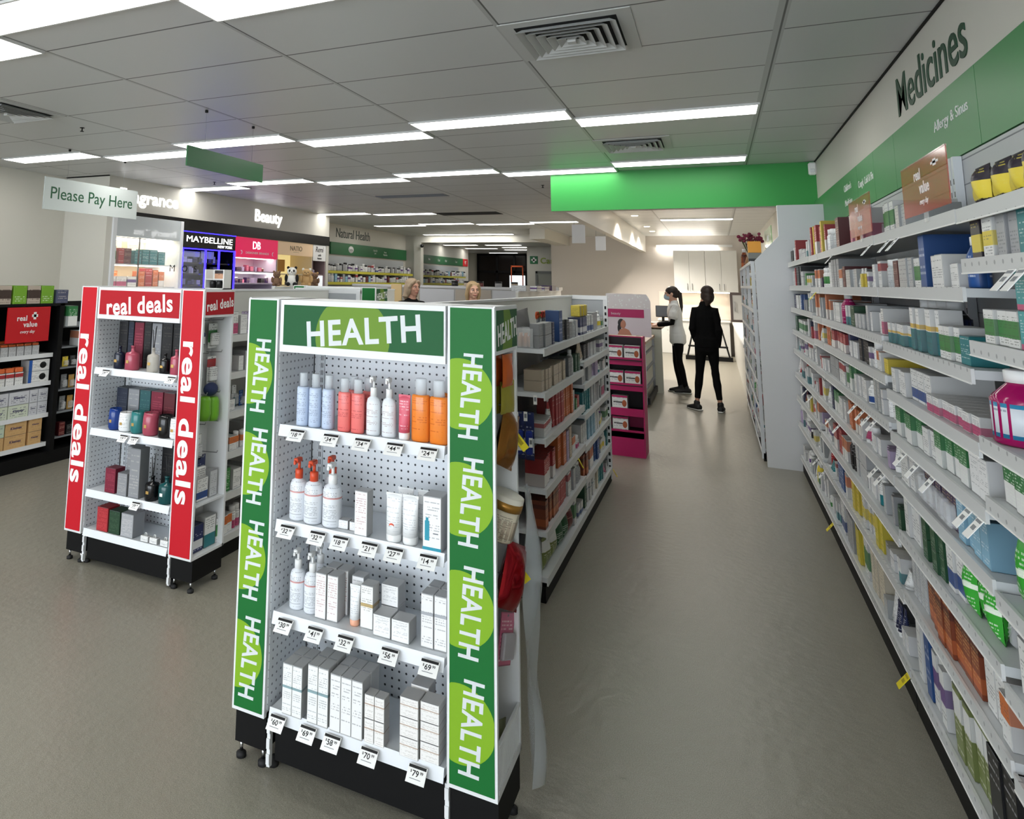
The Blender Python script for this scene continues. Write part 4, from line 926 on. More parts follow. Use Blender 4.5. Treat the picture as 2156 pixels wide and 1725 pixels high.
S['C', 2] = [('c', 'orange_white', 2, .06, .15, .06), ('c', 'white_orange', 2, .06, .12, .06), ('c', 'white', 6, .06, .11, .06), ('b', 'magenta', 1, .07, .16, .06), ('c', 'white_teal', 3, .05, .10, .06)]
S['C', 3] = [('c', 'orange', 2, .07, .12, .06), ('c', 'white_green', 1, .05, .12, .06), ('s', 'red_white', 8, .065, .10, .06), ('c', 'navy_white', 2, .06, .11, .06), ('s', 'white_fine', 3, .06, .08, .06), ('c', 'black', 4, .075, .10, .06)]
S['C', 4] = [('s', 'grey', 6, .06, .06, .08, 2), ('s', 'white_red', 4, .06, .12, .06), ('c', 'white_green', 2, .06, .11, .05), ('c', 'green_white', 2, .07, .13, .05), ('c', 'white', 5, .06, .10, .06)]
S['C', 5] = [('c', 'navy', 1, .07, .16, .06), ('c', 'green_white', 2, .10, .12, .1), ('c', 'white', 4, .07, .11, .06), ('c', 'orange', 3, .06, .13, .06), ('c', 'orange_white', 3, .06, .12, .06)]
S['C', 6] = [('c', 'red_white', 1, .14, .14, .06), ('c', 'red', 1, .12, .14, .06), ('c', 'white_orange', 3, .06, .12, .06), ('b', 'black', 4, .05, .15, .05), ('s', 'lightgrey', 4, .08, .08, .07, 2)]
S['C', 7] = [('c', 'blue', 2, .13, .15, .07), ('s', 'white_orange', 3, .06, .12, .06), ('c', 'yellow', 4, .08, .15, .05), ('c', 'white_yellow', 4, .07, .14, .05), ('c', 'yellow_black', 3, .07, .16, .07)]
S['C', 8] = [('c', 'white_blue', 3, .08, .18, .07), ('c', 'grey', 3, .08, .17, .06), ('c', 'yellow_black', 3, .08, .2, .06), ('c', 'white_green', 3, .07, .18, .06), ('c', 'cream', 4, .07, .19, .06)]
S['D', 3] = [('c', 'orange', 2, .07, .13, .06)]; S['D', 2] = [('c', 'orange_white', 3, .07, .15, .06)]; S['D', 0] = [('c', 'red', 1, .06, .2, .1), ('c', 'yellow', 1, .06, .2, .1), ('c', 'red_white', 2, .06, .2, .1)]
S['E', 0] = [('c', 'black', 3, .09, .1, .08), ('c', 'white_fine', 2, .07, .12, .06), ('c', 'red', 2, .07, .17, .1)]; S['E', 1] = [('c', 'lightgrey', 3, .1, .13, .06), ('c', 'red', 2, .07, .15, .06), ('c', 'black', 4, .09, .15, .08)]
S['E', 2] = [('c', 'navy', 3, .08, .12, .06), ('c', 'white', 4, .1, .11, .06), ('c', 'blue', 2, .08, .12, .06)]; S['E', 3] = [('c', 'darkgreen', 3, .08, .12, .06), ('c', 'white_green', 6, .09, .1, .06)]
for b, y0, y1, lab in BAYS:
    zs = BZ.get(b, BZ['C'])
    for i, z in enumerate(zs):
        hmax = (zs[i-1]-z-.03) if i else .24
        if b == 'A' and i == 3: continue
        fill_run(y1-.035, max(y0+.035, 1.9 if b == 'A' else 0), z, hmax, S.get((b, i), []), RW, .594, '%s of %s' % (SHELFN[i], BSHORT[b]), GRP, deep=0 if (b, i) == ('B', 2) else .2)
# the second line of bottles behind the toothpaste-like cartons, and the big magenta bottle
for i, y in enumerate((3.44, 3.33, 3.21, 3.09)):
    bottle('black bottle with white cap behind the white and teal cartons, %s from end panel' % nth(i+1), (.72, y, 1.3508), .085, .168, P['black'], CAPW, P['navy_white'], 'syrup', RW, GRP, 'mouthwash_bottle')
big = bottle('large magenta bottle with white cap and wide label at the right edge', (.664, 2.335, 1.1868), .14, .178, mat('magenta_liquid', (150, 12, 84), .12), CAPW, printed('big_label', (206, 212, 220), (40, 60, 100), (40, 120, 160), .0, .12, 7, band2=(44, 130, 170), lo2=.88, hi2=1), 'syrup', RW-.2, None, 'mouthwash_bottle', lz=(.10, .56))
# translucent red real value signs clipped along the top shelf
RVM = mat('red_film', (190, 46, 40), .12, alpha=.55)
def rv_sign(label, y0, y1, z0, z1):
    t = thing('shelf_sign', label, 'sign', (.58, (y0+y1)/2, z0)); L = (y1-y0)/2; H = z1-z0
    MB().box(-.0015, -L, 0, .0015, L, H, RVM).box(-.003, -L, H-.004, .003, L, H, CLEAR).obj('film', t)
    q = MB()
    q.text('real', (-.0017, L*.22, H*.74), NY, Z3, h=H*.21, m=PAPER, d=.0006, bold=.02); q.text('value', (-.0017, -L*.05, H*.47), NY, Z3, h=H*.22, m=PAPER, d=.0006, bold=.02); q.text('every day', (-.0017, 0, H*.20), NY, Z3, h=H*.14, m=PAPER, d=.0006, shear=.3)
    q.box(-.0024, -L*.62, H*.745, -.0017, -L*.5, H*.86, PAPER).box(-.0024, -L*.71, H*.78, -.0017, -L*.41, H*.825, PAPER); q.obj('lettering', t)
    MB().box(-.001, -.02, -.03, .002, .02, .0, CLEAR).obj('clip', t)
rv_sign('large translucent red real value sign clipped to the top medicine shelf', 2.43, 2.95, 1.79, 1.955)
rv_sign('smaller translucent red real value sign further along top medicine shelf', 3.52, 4.02, 1.79, 1.955)
# price flags hanging from the rails
FLAGPOS = [(6.446, .851), (6.11, .86), (4.266, .988), (4.07, 1.003), (3.926, .992), (3.797, .997), (5.177, .768), (4.888, .795), (3.843, .771), (3.714, .777), (3.28, .97), (3.099, .96), (2.905, .969), (2.546, .963), (2.454, .959), (3.232, 1.733), (3.093, 1.728), (3.578, 1.737), (4.668, 1.732), (2.045, 1.595), (1.98, 1.594), (6.045, .331), (5.724, .341), (5.496, .086), (3.557, .118), (5.522, 1.493)]
_b = lambda y: BZ['A'] if y < 2.42 else BZ['B'] if y < 3.53 else BZ['C'] if y < 5.83 else BZ['E']
FLAGS = []
for y, z in FLAGPOS:
    zz = min(_b(y), key=lambda q: abs(q-.03-z)); FLAGS.append((y, zz-.034, YELLOWTAG if (zz < .2 or (y > 5 and 1.4 < z < 1.6)) else PAPER))
for i, (y, z, c) in enumerate(FLAGS):
    t = MB().box(-.001, -.022, -.06, .001, .022, 0, c).box(-.0016, -.018, -.012, -.001, .018, -.004, GREYM if c is PAPER else mat('tag_print', (170, 150, 10), .5)).box(-.0016, -.014, -.035, -.001, .010, -.022, GREYM if c is PAPER else mat('tag_print', (170, 150, 10), .5))
    o = t.obj('shelf_flag', None, (.5818, y, z+.002), 0, (0, math.radians(38), 0))
    tag(o, '%s price flag hanging off a medicine shelf, %s of the flags counting towards the camera' % ('white' if c is PAPER else 'yellow', nth(i+1)), 'price tag', 'price flags on the medicine wall')
# tall white end panel closing the medicine wall
ep = MB(); ep.prism([(.335, 0), (.884, 0), (.884, 2.30), (.53, 2.30), (.53, 2.02), (.332, 1.80)], (0, 7.42, 0), X3, Z3, Y3, .06, mat('end_panel_white', (222, 224, 226), .4)); tag(ep.obj('end_panel'), 'tall white end panel with angled corner closing the medicine shelves', 'panel')
sg = thing('shelf_sign', 'pale green translucent sign standing behind the white end panel', 'sign', (.50, 8.3, 1.8005)); MB().box(-.003, -.5, .17, .003, .5, .35, mat('green_film', (120, 168, 110), .2, alpha=.8)).obj('film', sg); MB().box(-.0042, -.1, .22, -.003, .1, .28, PAPER).obj('lettering', sg)
for k in (-1, 1): MB().box(-.006, k*.4-.006, 0, .006, k*.4+.006, .18, CLEAR).obj('post', sg)
# ------------------------------------------------------------------ aisle gondola behind the HEALTH stand
def gondola(label, x0, xs, x1, y0, y1, top, bays, lo=.105, side=1):
    """spine at xs, shelves reaching to x1 on the seen side; x0 the far side"""
    t = thing('gondola', label, 'shelving', (xs, y0, 0), 0)
    MB().box(-.016, -.0, .02, .016, y1-y0, top-.012, mat('spine_panel', (208, 208, 202), .45)).obj('spine_panel', t)
    MB().box(-.022, -.0, top-.012, .022, y1-y0, top, WHITE).obj('top_cap', t)
    MB().box(x0-xs+.02, bays[0][0]-y0, 0, x1-xs-.008*side, y1-y0, lo-.03, BLACK).obj('kick_board', t)
    for k, (a, b, zs) in enumerate(bays):
        for i, z in enumerate(zs):
            sh = MB().box(.017*side, a-y0+.003, z-.022, x1-xs-.003*side, b-y0-.003, z, WHITE2)
            so = sh.obj('base_shelf' if i == len(zs)-1 else 'shelf', t)
            MB().box(x1-xs-.003*side, a-y0+.002, z-.036, x1-xs+.004*side, b-y0-.002, z+.003, RAILW).obj('price_rail', so)
    return t
GZ1 = [1.213, .993, .768, .525, .325, .115]; GZ2 = [1.21, 1.035, .89, .70, .50, .30, .115]
gon = gondola('white aisle gondola running back from the green HEALTH stand', -1.40, -1.10, -.80, 2.40, 6.22, 1.456, [(3.74, 4.94, GZ1), (4.95, 6.19, GZ2)])
e = MB().box(.017, 3.80, .02, .30, 3.82, 1.452, mat('end_grey', (168, 172, 176), .45)); e.box(.017, 3.795, 1.425, .30, 3.825, 1.458, WHITE); e.obj('end_panel', gon)
e = MB().box(.268, 3.785, .02, .302, 3.80, 1.452, WHITE)
for k in range(26): e.box(.278, 3.783, .1+k*.05, .292, 3.7855, .125+k*.05, INKB)
e.obj('slotted_upright', gon)
GW = PI/2; GG = 'packs on the aisle gondola'
GS = {}
GS[0, 0] = [('s', 'grey', 3, .10, .062, .05, 2), ('c', 'navy', 1, .06, .12, .06), ('gap', '', 1, .14, 0, 0), ('c', 'blue', 1, .10, .178, .08), ('c', 'black', 2, .09, .12, .09), ('c', 'grey_dark', 1, .08, .1, .08)]
GS[0, 1] = [('s', 'beige', 9, .07, .054, .045, 2), ('c', 'grey_dark', 3, .07, .11, .06)]
GS[0, 2] = [('s', 'white_red', 4, .06, .075, .06), ('t', 'white_red', 1, .05, .15, .05), ('c', 'red', 5, .06, .185, .05), ('c', 'orange', 4, .06, .19, .05)]
GS[0, 3] = [('c', 'red_white', 5, .07, .135, .06), ('gap', '', 1, .06, 0, 0), ('c', 'orange', 2, .09, .18, .06), ('c', 'lilac', 1, .07, .17, .06), ('c', 'beige', 2, .07, .18, .06)]
GS[0, 4] = [('c', 'brown_orange', 5, .07, .135, .06), ('c', 'red', 3, .09, .15, .06), ('c', 'white_red', 2, .07, .13, .05), ('c', 'lightgrey', 2, .07, .12, .05)]
GS[0, 5] = [('gap', '', 1, .04, 0, 0), ('p', 'olive', 2, .16, .15, .05), ('p', 'darkgreen', 2, .14, .14, .05), ('p', 'darkred', 1, .15, .13, .05), ('c', 'white_green', 2, .07, .16, .05)]
GS[1, 0] = [('c', 'navy_white', 3, .09, .115, .08), ('c', 'white_blue', 3, .09, .12, .07), ('c', 'grey', 3, .08, .13, .07)]
GS[1, 1] = [('t', 'beige', 3, .05, .12, .05), ('c', 'black', 3, .07, .1, .06), ('c', 'lightgrey', 5, .07, .10, .06)]
GS[1, 2] = [('s', 'grey', 6, .08, .10, .06), ('c', 'lilac', 3, .07, .1, .06)]
GS[1, 3] = [('c', 'teal', 6, .05, .14, .05), ('c', 'lightgrey', 4, .07, .14, .05)]
GS[1, 4] = [('c', 'white', 3, .07, .13, .05), ('c', 'lightblue', 5, .06, .14, .05)]
GS[1, 5] = [('c', 'brown_orange', 3, .08, .14, .05), ('c', 'white_orange', 3, .08, .13, .05), ('c', 'blue', 4, .07, .14, .05)]
GS[1, 6] = [('c', 'darkgreen', 2, .07, .15, .05), ('c', 'white_tealline', 5, .06, .16, .05), ('c', 'cream', 3, .06, .15, .05), ('c', 'teal', 4, .05, .15, .05)]
for k, (a, b, zs) in enumerate([(3.78, 4.93, GZ1), (4.97, 6.16, GZ2)]):
    for i, z in enumerate(zs):
        hm = (zs[i-1]-z-.035) if i else .2
        fill_run(a, b, z, hm, GS.get((k, i), []), GW, -.808, '%s, %s aisle gondola' % (SHELFN[i], 'near' if k == 0 else 'far'), GG, deep=0 if i == 0 else .085)
# things at the near end of the gondola
cb = thing('bottle_tray', 'clear plastic tray of small orange capped bottles on top gondola shelf', 'tray', (-.905, 3.80, 1.2135))
MB().box(-.045, -.03, 0, .045, .10, .004, CLEAR).box(-.045, -.03, .004, .045, -.028, .10, CLEAR).box(-.045, .098, .004, .045, .1, .10, CLEAR).box(-.045, -.028, .004, -.043, .098, .10, CLEAR).box(.043, -.028, .004, .045, .098, .10, CLEAR).obj('tray', cb)
for i in range(3):
    for j in range(2): tag(inst(m_lathe('vial', [(.012, 0), (.012, .05), (.006, .055), (.006, .07)], mat('peach_vial', (214, 160, 130), .3), 10), 'vial', None, (-.932+.027*i, 3.795+.03*j, 1.218)), 'small peach vial in the clear tray, %s line %s' % ('front' if j == 0 else 'back', ['left', 'middle', 'right'][i]), 'vial', 'vials in the clear tray')
pouch('large grey curved pouch behind the clear tray', (-.96, 4.02, 1.2135), .12, .19, .06, mat('pouch_grey', (120, 118, 118), .5), GW, GG, 'fabric_pouch', rot=(0, -.2, GW-.5))
for i in range(3):
    t = tag(MB().box(-.03, -.035, 0, .03, .035, .075, P['yellow'], .004).obj('yellow_pack', None, (-.85, 5.02+.12*i, 1.3285 if False else 1.332)), 'bright yellow pack sitting on top shelf cartons, %s from the near end' % nth(i+1), 'box', 'yellow packs')
for i, (c, y) in enumerate([((206, 84, 30), 4.20), ((60, 130, 50), 4.24), ((200, 50, 40), 4.31), ((206, 84, 30), 4.37)]):
    q = MB(); m_ = mat('handle_%d_%d_%d' % c, c, .4); T = Matrix.Translation((-.93, y, 1.365))
    for s in (-1, 1):
        ring = [(0, s*.02+.018*math.cos(2*PI*k/12), .018*math.sin(2*PI*k/12)) for k in range(13)]
        q.loft([T @ Vector(p) for p in ring], [.005]*13, m_, 8, (1, 0, 0), False)
        q.loft([T @ Vector((0, s*.012, -.016)), T @ Vector((0, -s*.006, -.15))], [.005, .003], STEEL, 8)
    tag(q.obj('scissors'), 'scissors with %s handles standing behind the boxes, %s in line' % (['orange', 'green', 'red', 'orange'][i], nth(i+1)), 'scissors', 'scissors on the gondola')
for i, (x, z, lb) in enumerate([(-.918, .665, 'left'), (-.872, .665, 'right')]):
    blister('tall deep blue hanging pack at the near end of gondola, %s one' % lb, (x, 3.725, z), .044, .235, .03, P['navy_white'], mat('blue_tray', (24, 48, 140), .3), 0, GG, 'hanging_pack')
for i, (x, z, c) in enumerate([(-.875, .53, 'lightgrey'), (-.825, .53, 'lightgrey'), (-.93, .53, 'navy_white')]):
    pass
for i, (x, z) in enumerate([(-.93, .90), (-.885, .905), (-.86, .78), (-.915, .76), (-.87, .44), (-.835, .99)]):
    tag(MB().box(-.009, -.001, -.045, .009, .001, 0, PAPER).box(-.006, -.0016, -.03, .006, -.001, -.01, GREYM).obj('shelf_flag', None, (x, 3.69, z), .3, (math.radians(-14), 0, .25)), 'white price flag at the near end of aisle gondola, %s counting down' % nth(i+1), 'price tag', 'gondola end flags')
for i, (y, z) in enumerate([(4.62, .50), (6.17, .10)]):
    tag(MB().box(-.0012, -.01, -.06, .0012, .01, 0, YELLOWTAG).box(.0012, -.006, -.045, .0018, .006, -.02, mat('tag_print', (170, 150, 10), .5)).obj('shelf_flag', None, (-.79, y, z), 0, (0, math.radians(-30), 0)), 'yellow price flag on aisle gondola, %s' % ['at its middle', 'at its far foot'][i], 'price tag')
# ------------------------------------------------------------------ pink floor display at the gondola's far end
PINK = mat('display_pink', (178, 14, 92), .45); DKC = mat('display_dark', (34, 26, 32), .6); LILAC = mat('display_pale', (218, 206, 212), .5)
fd = thing('floor_display', 'pink cardboard floor display with small white boxes on steps', 'display stand', (-.80, 7.15, 0))
MB().box(-.17, .28, 0, .165, .30, 1.06, PINK).obj('back_card', fd)
s_ = MB(); s_.prism([(0, 0), (.30, 0), (.30, 1.07), (.06, 1.07)], (.160, 0, 0), Y3, Z3, X3, .012, PINK); s_.prism([(0, 0), (.30, 0), (.30, 1.07), (.06, 1.07)], (-.175, 0, 0), Y3, Z3, X3, .012, PINK); s_.obj('side_card', fd)
MB().box(-.163, 0, 0, .16, .012, .215, PINK).box(-.163, .012, .0, .16, .28, .2, DKC).obj('plinth', fd)
hdr = MB().box(-.17, .27, 1.07, .175, .28, 1.32, LILAC).box(-.17, .265, 1.24, .175, .27, 1.318, PINK)
hdr.prism([(-.17, 1.32), (.175, 1.32), (.235, 1.30), (.235, 1.40), (.20, 1.465), (-.17, 1.468)], (0, .27, 0), X3, Z3, Y3, .012, mat('display_dots', (222, 214, 214), .5)); hdr.box(.165, .268, 1.06, .235, .28, 1.33, LILAC)
rnd = random.Random(5)
for k in range(34): 
    x, z = rnd.uniform(-.16, .22), rnd.uniform(1.33, 1.455); hdr.box(x-.006, .2685, z-.006, x+.006, .2695, z+.006, PAPER)
hdr.text('beauty', (-.08, .2645, 1.272), X3, Z3, h=.03, m=LILAC, d=.0005)
hdr.obj('header_card', fd)
pic = MB(); HAIR_ = mat('hair_print', (30, 22, 22), .5); SKN = mat('skin_print', (190, 130, 104), .5)
pic.ball((-.02, .272, 1.175), (.03, .008, .042), SKN).ball((-.035, .273, 1.185), (.034, .007, .045), HAIR_).ball((-.052, .273, 1.135), (.02, .006, .05), HAIR_); pic.prism([(-.07, 1.071), (.06, 1.071), (.035, 1.12), (-.01, 1.14), (-.05, 1.12)], (0, .266, 0), X3, Z3, Y3, .003, SKN); pic.obj('printed_woman', fd)
for i, z in enumerate((.86, .63, .405, .215)):
    st = MB().box(-.163, .02, z-.008, .16, .28, z, DKC).box(-.163, .0+.012*(3-i), z-.05, .16, .012*(3-i)+.01, z+.018, PINK); st.obj('step', fd)
    if z > .3:
        wbx = MB().box(-.163, .24, z, .16, .27, z+.19, DKC); wbx.obj('step_back', fd)
    for j in range(2):
        if i >= 2 and j == 1: continue
        c = carton('white box with pink trim on pink display, %s step from top, %s' % (nth(i+1), ['left', 'right'][j]), (-.875+.15*j+(.03 if i >= 2 else 0), 7.15+.10, z+.0005), .138, .125, .11, P['white'], 0, 'white boxes on the pink display')
        d = MB().box(-.068, -.057, .107, .068, -.0548, .124, PINK).box(-.055, -.0565, .06, .02, -.055, .068, DKC); d.ball((.04, -.053, .055), (.022, .005, .034), mat('print_bronze', (170, 88, 50), .5)); d.obj('printed_front', c)
MB().box(-.163, .03, .86, .16, .24, 1.0, LILAC)
# ------------------------------------------------------------------ black shelving unit by the left edge
bu = thing('shelving_unit', 'black shelving unit with red real value sign at left edge', 'shelving', (-5.12, 3.2, 0))
XU = .22
b = MB().box(-.22, 0, 0, XU-.02, 2.3, .10, BLACK); b.obj('kick_board', bu)
b = MB().box(-.24, 0, .1, -.22, 2.3, 1.29, DARK); b.obj('back_panel', bu)
for y in (.40, 1.02, 2.26): MB().box(XU-.04, y, .1, XU, y+.045, 1.29, BLACK).box(-.22, y, .1, XU-.04, y+.02, 1.27, BLACK).obj('post', bu)
MB().box(-.24, 0, 1.275, XU, 1.07, 1.295, BLACK).obj('top_board', bu)
UZ = [.885, .66, .405, .175]
for i, z in enumerate(UZ):
    so = MB().box(-.22, 0, z-.02, XU-.045, 1.015, z, WHITE2).obj('base_shelf' if i == 3 else 'shelf', bu)
    MB().box(XU-.045, 0, z-.03, XU-.038, 1.015, z+.004, WHITE).obj('price_rail', so)
for i, z in enumerate((1.1, .93, .76, .58, .40, .20)):
    so = MB().box(-.22, 1.07, z-.012, XU-.02, 2.26, z, GREYM).obj('shelf', bu)
sgn = MB().box(XU-.008, .525, .995, XU+.004, .92, 1.27, mat('sign_red', (196, 26, 34), .4))
sgn.text('real', (XU+.0045, .655, 1.185), Y3, Z3, h=.042, m=PAPER, d=.001, bold=.02).text('value', (XU+.0045, .735, 1.135), Y3, Z3, h=.042, m=PAPER, d=.001, bold=.02).text('every day', (XU+.0045, .715, 1.075), Y3, Vector((0, -.08, 1)), h=.032, m=PAPER, d=.001, shear=.3)
sgn.box(XU+.004, .76, 1.172, XU+.006, .785, 1.23, PAPER).box(XU+.004, .745, 1.19, XU+.006, .80, 1.212, PAPER); sgn.obj('sign_panel', bu)
GU = 'goods on the black shelving unit'
def ux(d): return -4.945-d/2-.004
for r in range(2):
    for k in range(6):
        y = 3.69+.072*k+.02*r
        c = carton('grey wipes tub with orange lid on shelf below red sign, %s line %s' % ('front' if r == 0 else 'rear', nth(k+1)), (ux(.06)-.07*r, y, .8855), .066, .075+.02*r, .06, P['lightgrey'], GW, GU, 'wipes_tub', 'tub')
        MB().box(-.03, -.028, .075+.02*r, .03, .028, .095+.02*r, mat('lid_orange', (226, 112, 60), .4), .005).obj('lid', c)
for k in range(4):
    c = carton('white wipes tub with orange lid on second shelf, %s along' % nth(k+1), (ux(.06), 3.67+.082*k, .6605), .074, .10, .06, P['white_red'], GW, GU, 'wipes_tub', 'tub')
    MB().box(-.034, -.028, .10, .034, .028, .135, mat('lid_orange', (226, 112, 60), .4), .005).obj('lid', c)
for k in range(2):
    c = carton('white and blue face mask box, %s of the stack of two' % ['lower', 'upper'][k], (ux(.1), 4.10, .6605+.091*k), .20, .09, .1, P['white'], GW, GU, 'mask_box', 'box')
    MB().box(-.1, -.0512, 0, -.07, -.0498, .09, mat('mask_blue', (40, 90, 170), .4)).ball((.035, -.05, .045), (.032, .004, .026), CAPK).obj('printed_front', c)
TI = [printed('tissue_navy', (206, 208, 214), (40, 40, 80), lines=7), printed('tissue_floral', (206, 214, 196), (50, 56, 96), lines=6), printed('tissue_tan', (206, 168, 116), (190, 150, 100), lines=4), printed('tissue_green', (196, 212, 190), (110, 130, 150), lines=5)]
KX = mat('tissue_lettering', (44, 42, 92), .5)
def tissue(lb, y, z, w, h, m):
    c = carton(lb, (ux(.11), y, z), w, h, .11, m, GW, GU, 'tissue_box', 'tissue box')
    MB().text('Kleenex', (.0, -.0555, h*.55), X3, Z3, w=w*.55, m=KX, d=.0006, bold=.02, shear=.2).obj('lettering', c)
for k, (y, w) in enumerate([(3.745, .18), (3.935, .18), (4.07, .075), (4.16, .09)]):
    for s in range(2): tissue('patterned white and navy tissue box, %s of pair, %s along third shelf' % (['lower', 'upper'][s], nth(k+1)), y, .4055+.1015*s, w, .10, TI[1] if s == 0 and k < 2 else TI[0])
for k, (y, w) in enumerate([(3.74, .17), (3.93, .19), (4.11, .12)]):
    for s in range(2): tissue('%s tissue box on lowest shelf, %s of pair, %s from left' % ('pale green' if k == 0 and s else 'tan', ['lower', 'upper'][s], nth(k+1)), y, .1755+.1015*s, w, .10, TI[3] if k == 0 and s else TI[2])
LG = mat('box_lime', (132, 178, 56), .45); PHOTO = printed('box_photo', (190, 176, 162), (60, 40, 36), (70, 56, 50), .3, .75, 6)
for k, (y, z, c) in enumerate([(3.69, 1.2955, 0), (3.83, 1.2955, 1), (3.96, 1.2955, 0), (4.09, 1.2955, 1), (4.24, 1.2955, 2)]):
    m_ = [PHOTO, printed('box_green', (120, 170, 50), (235, 245, 225), lines=9), printed('box_dusk', (80, 84, 110), (200, 190, 190), lines=7)][c]
    carton('%s product box on top of black unit, %s from left edge' % (['photo printed', 'lime green', 'dusk blue'][c], nth(k+1)), (-4.97, y, z), .12, .145 if k < 4 else .11, .12, m_, GW, 'boxes on top of the black unit', 'product_box')
carton('green and white box behind post of black unit', (-4.93, 4.34, 1.1005), .10, .17, .1, P['green_white'], GW, GU, 'product_box')
carton('white and orange product box in dark bay of black unit', (-4.95, 4.50, .9305), .14, .13, .1, P['white_orange'], GW, GU, 'product_box')
rnd = random.Random(9)
for i, z in enumerate((.76, .58, .40, .20, .93)):
    for k in range(7):
        put('k' if rnd.random() < .5 else 'c', rnd.choice(['black', 'grey_dark', 'darkred', 'gold', 'olive', 'yellow', 'grey', 'black']), -4.955, 4.36+.08*k+(.24 if i == 4 else 0), z+.0008, .06, rnd.uniform(.07, .12), .05, GW, '%s of the dark bay' % nth(i+1)+' shelf', GU)
# ------------------------------------------------------------------ fragrance showcase and beauty bays on the left
XW = -6.68
CREAMB = mat('showcase_back', (236, 222, 186), .5); LEDW = mat('showcase_light', (255, 246, 226), .5, emit=4.5); FASC = mat('fascia_glass', (196, 202, 204), .015, spec=.9)
sc = thing('glass_showcase', 'lit glass fragrance showcase under the left bulkhead', 'showcase', (XW, 7.1, 0))
def Lx(x): return x-XW
MB().box(-.62, -.66, 0, -.60, .62, 2.02, CREAMB).obj('back_panel', sc)
MB().box(-.60, -.66, 0, .03, -.60, 2.30, WHITE).obj('side_panel', sc); MB().box(-.60, .58, 0, .04, .64, 2.30, WHITE).obj('side_panel', sc)
MB().box(-.02, -.60, 2.02, .03, .58, 2.30, FASC).obj('fascia', sc)
MB().box(-.6, -.60, 0, .0, .58, 1.37, WHITE).obj('base_cabinet', sc)
for z in (1.68, 1.39):
    so = MB().box(-.6, -.60, z-.015, -.02, .58, z, WHITE).obj('shelf', sc)
MB().box(-.56, -.58, 2.0, -.1, .56, 2.015, LEDW).obj('lamp', sc); MB().box(-.3, -.58, 1.655, -.05, .56, 1.664, LEDW).obj('lamp', sc)
MB().box(-.012, -.17, 1.39, .0, -.15, 2.02, STEEL).obj('mullion', sc)
MB().box(-.006, -.60, 1.37, -.002, .58, 2.02, mat('showcase_glass', (240, 244, 246), .05, alpha=.10)).obj('front_glass', sc)
G4 = 'boxes in the lit showcase'
for k, (c, y, w, h, z) in enumerate([('white_green', 6.575, .13, .22, 1.6805), ('red', 6.73, .10, .2, 1.6805), ('darkred', 6.84, .13, .2, 1.6805), ('teal', 7.03, .13, .18, 1.6805), ('teal', 7.17, .13, .2, 1.6805), ('teal', 7.32, .15, .2, 1.6805), ('teal', 7.48, .14, .18, 1.6805), ('white_pink', 6.59, .15, .13, 1.3905), ('white_pink', 6.76, .18, .13, 1.3905), ('white_purple', 6.95, .16, .13, 1.3905), ('orange', 7.12, .11, .2, 1.3905), ('red', 7.25, .13, .24, 1.3905), ('orange', 7.38, .10, .22, 1.3905), ('orange_white', 7.50, .11, .2, 1.3905)]):
    carton('%s gift box in lit showcase, %s along its %s shelf' % (CN[c], nth(k+1 if k < 7 else k-6), 'upper' if k < 7 else 'lower'), (XW-.16, y, z), w, h, .12, P[c], GW, G4, 'gift_box')
for k, y in enumerate((6.8, 7.2)): carton('cream gift box high at back of showcase, %s one' % ('left' if k == 0 else 'right'), (XW-.42, y, 1.6805), .22, .31, .1, P['cream'], GW, G4, 'gift_box')
for k, y in enumerate((6.62, 6.75, 6.88)): carton('small orange gift box at back of lower showcase shelf, %s from the left' % nth(k+1), (XW-.4, y, 1.3905), .1, .2, .1, P['orange'], GW, G4, 'gift_box')
sp = thing('clear_sign', 'clear acrylic sign with spaced black letters beside the showcase', 'sign', (-6.55, 7.70, 1.372)); MB().box(-.003, -.42, 0, .003, .42, .5, mat('clear_acrylic', (240, 244, 246), .05, alpha=.08)).obj('panel', sp)
MB().text('M   O   S', (.0035, -.03, .27), Y3, Z3, w=.56, h=.09, m=INKB, d=.001).obj('lettering', sp); MB().box(-.05, -.42, -1.372, .05, .42, 0, WHITE).obj('plinth', sp)
def bay(label, y0, y1, hz0, hz1, hm, body, shelves, back=None):
    t = thing('beauty_bay', label, 'shelving', (XW, (y0+y1)/2, 0), 0, 'beauty bays along the left wall'); L = (y1-y0)/2-.004
    MB().box(-.5, -L, 0, -.48, L, 2.17, back or body).obj('back_panel', t)
    for s in (-1, 1): MB().box(-.48, s*L-.02*(s > 0), 0, -.01, s*L+.02*(s < 0), 2.17, body).obj('side_panel', t)
    MB().box(-.48, -L+.02, 0, -.02, L-.02, 1.2, body).obj('base_cabinet', t)
    hd = MB().box(-.06, -L, hz0, .0, L, hz1, hm)
    for z in shelves: MB().box(-.48, -L+.02, z-.02, -.05, L-.02, z, body).obj('shelf', t)
    return t, hd, L
BLUE = mat('led_blue', (40, 30, 255), .5, emit=5.5); GLB = mat('gloss_black2', (12, 12, 14), .2)
t, hd, L = bay('black makeup bay edged with blue light strips', 7.776, 9.02, 1.95, 2.17, GLB, GLB, (1.74, 1.58, 1.42))
hd.text('MAYBELLINE', (.001, 0, 2.075), Y3, Z3, w=1.08, h=.085, m=GLOW, d=.003).text('NEW YORK', (.001, .36, 1.99), Y3, Z3, w=.36, h=.04, m=GLOW, d=.003); hd.obj('header_sign', t)
lb = MB()
for z in (2.168, 1.925): lb.box(-.02, -L, z, .012, L, z+.016, BLUE)
for y in (-L, L-.02, -.10, .22): lb.box(-.02, y, 1.3, .010, y+(.02 if abs(y) > .3 else .012), 1.93, BLUE)
lb.obj('light_strip', t)
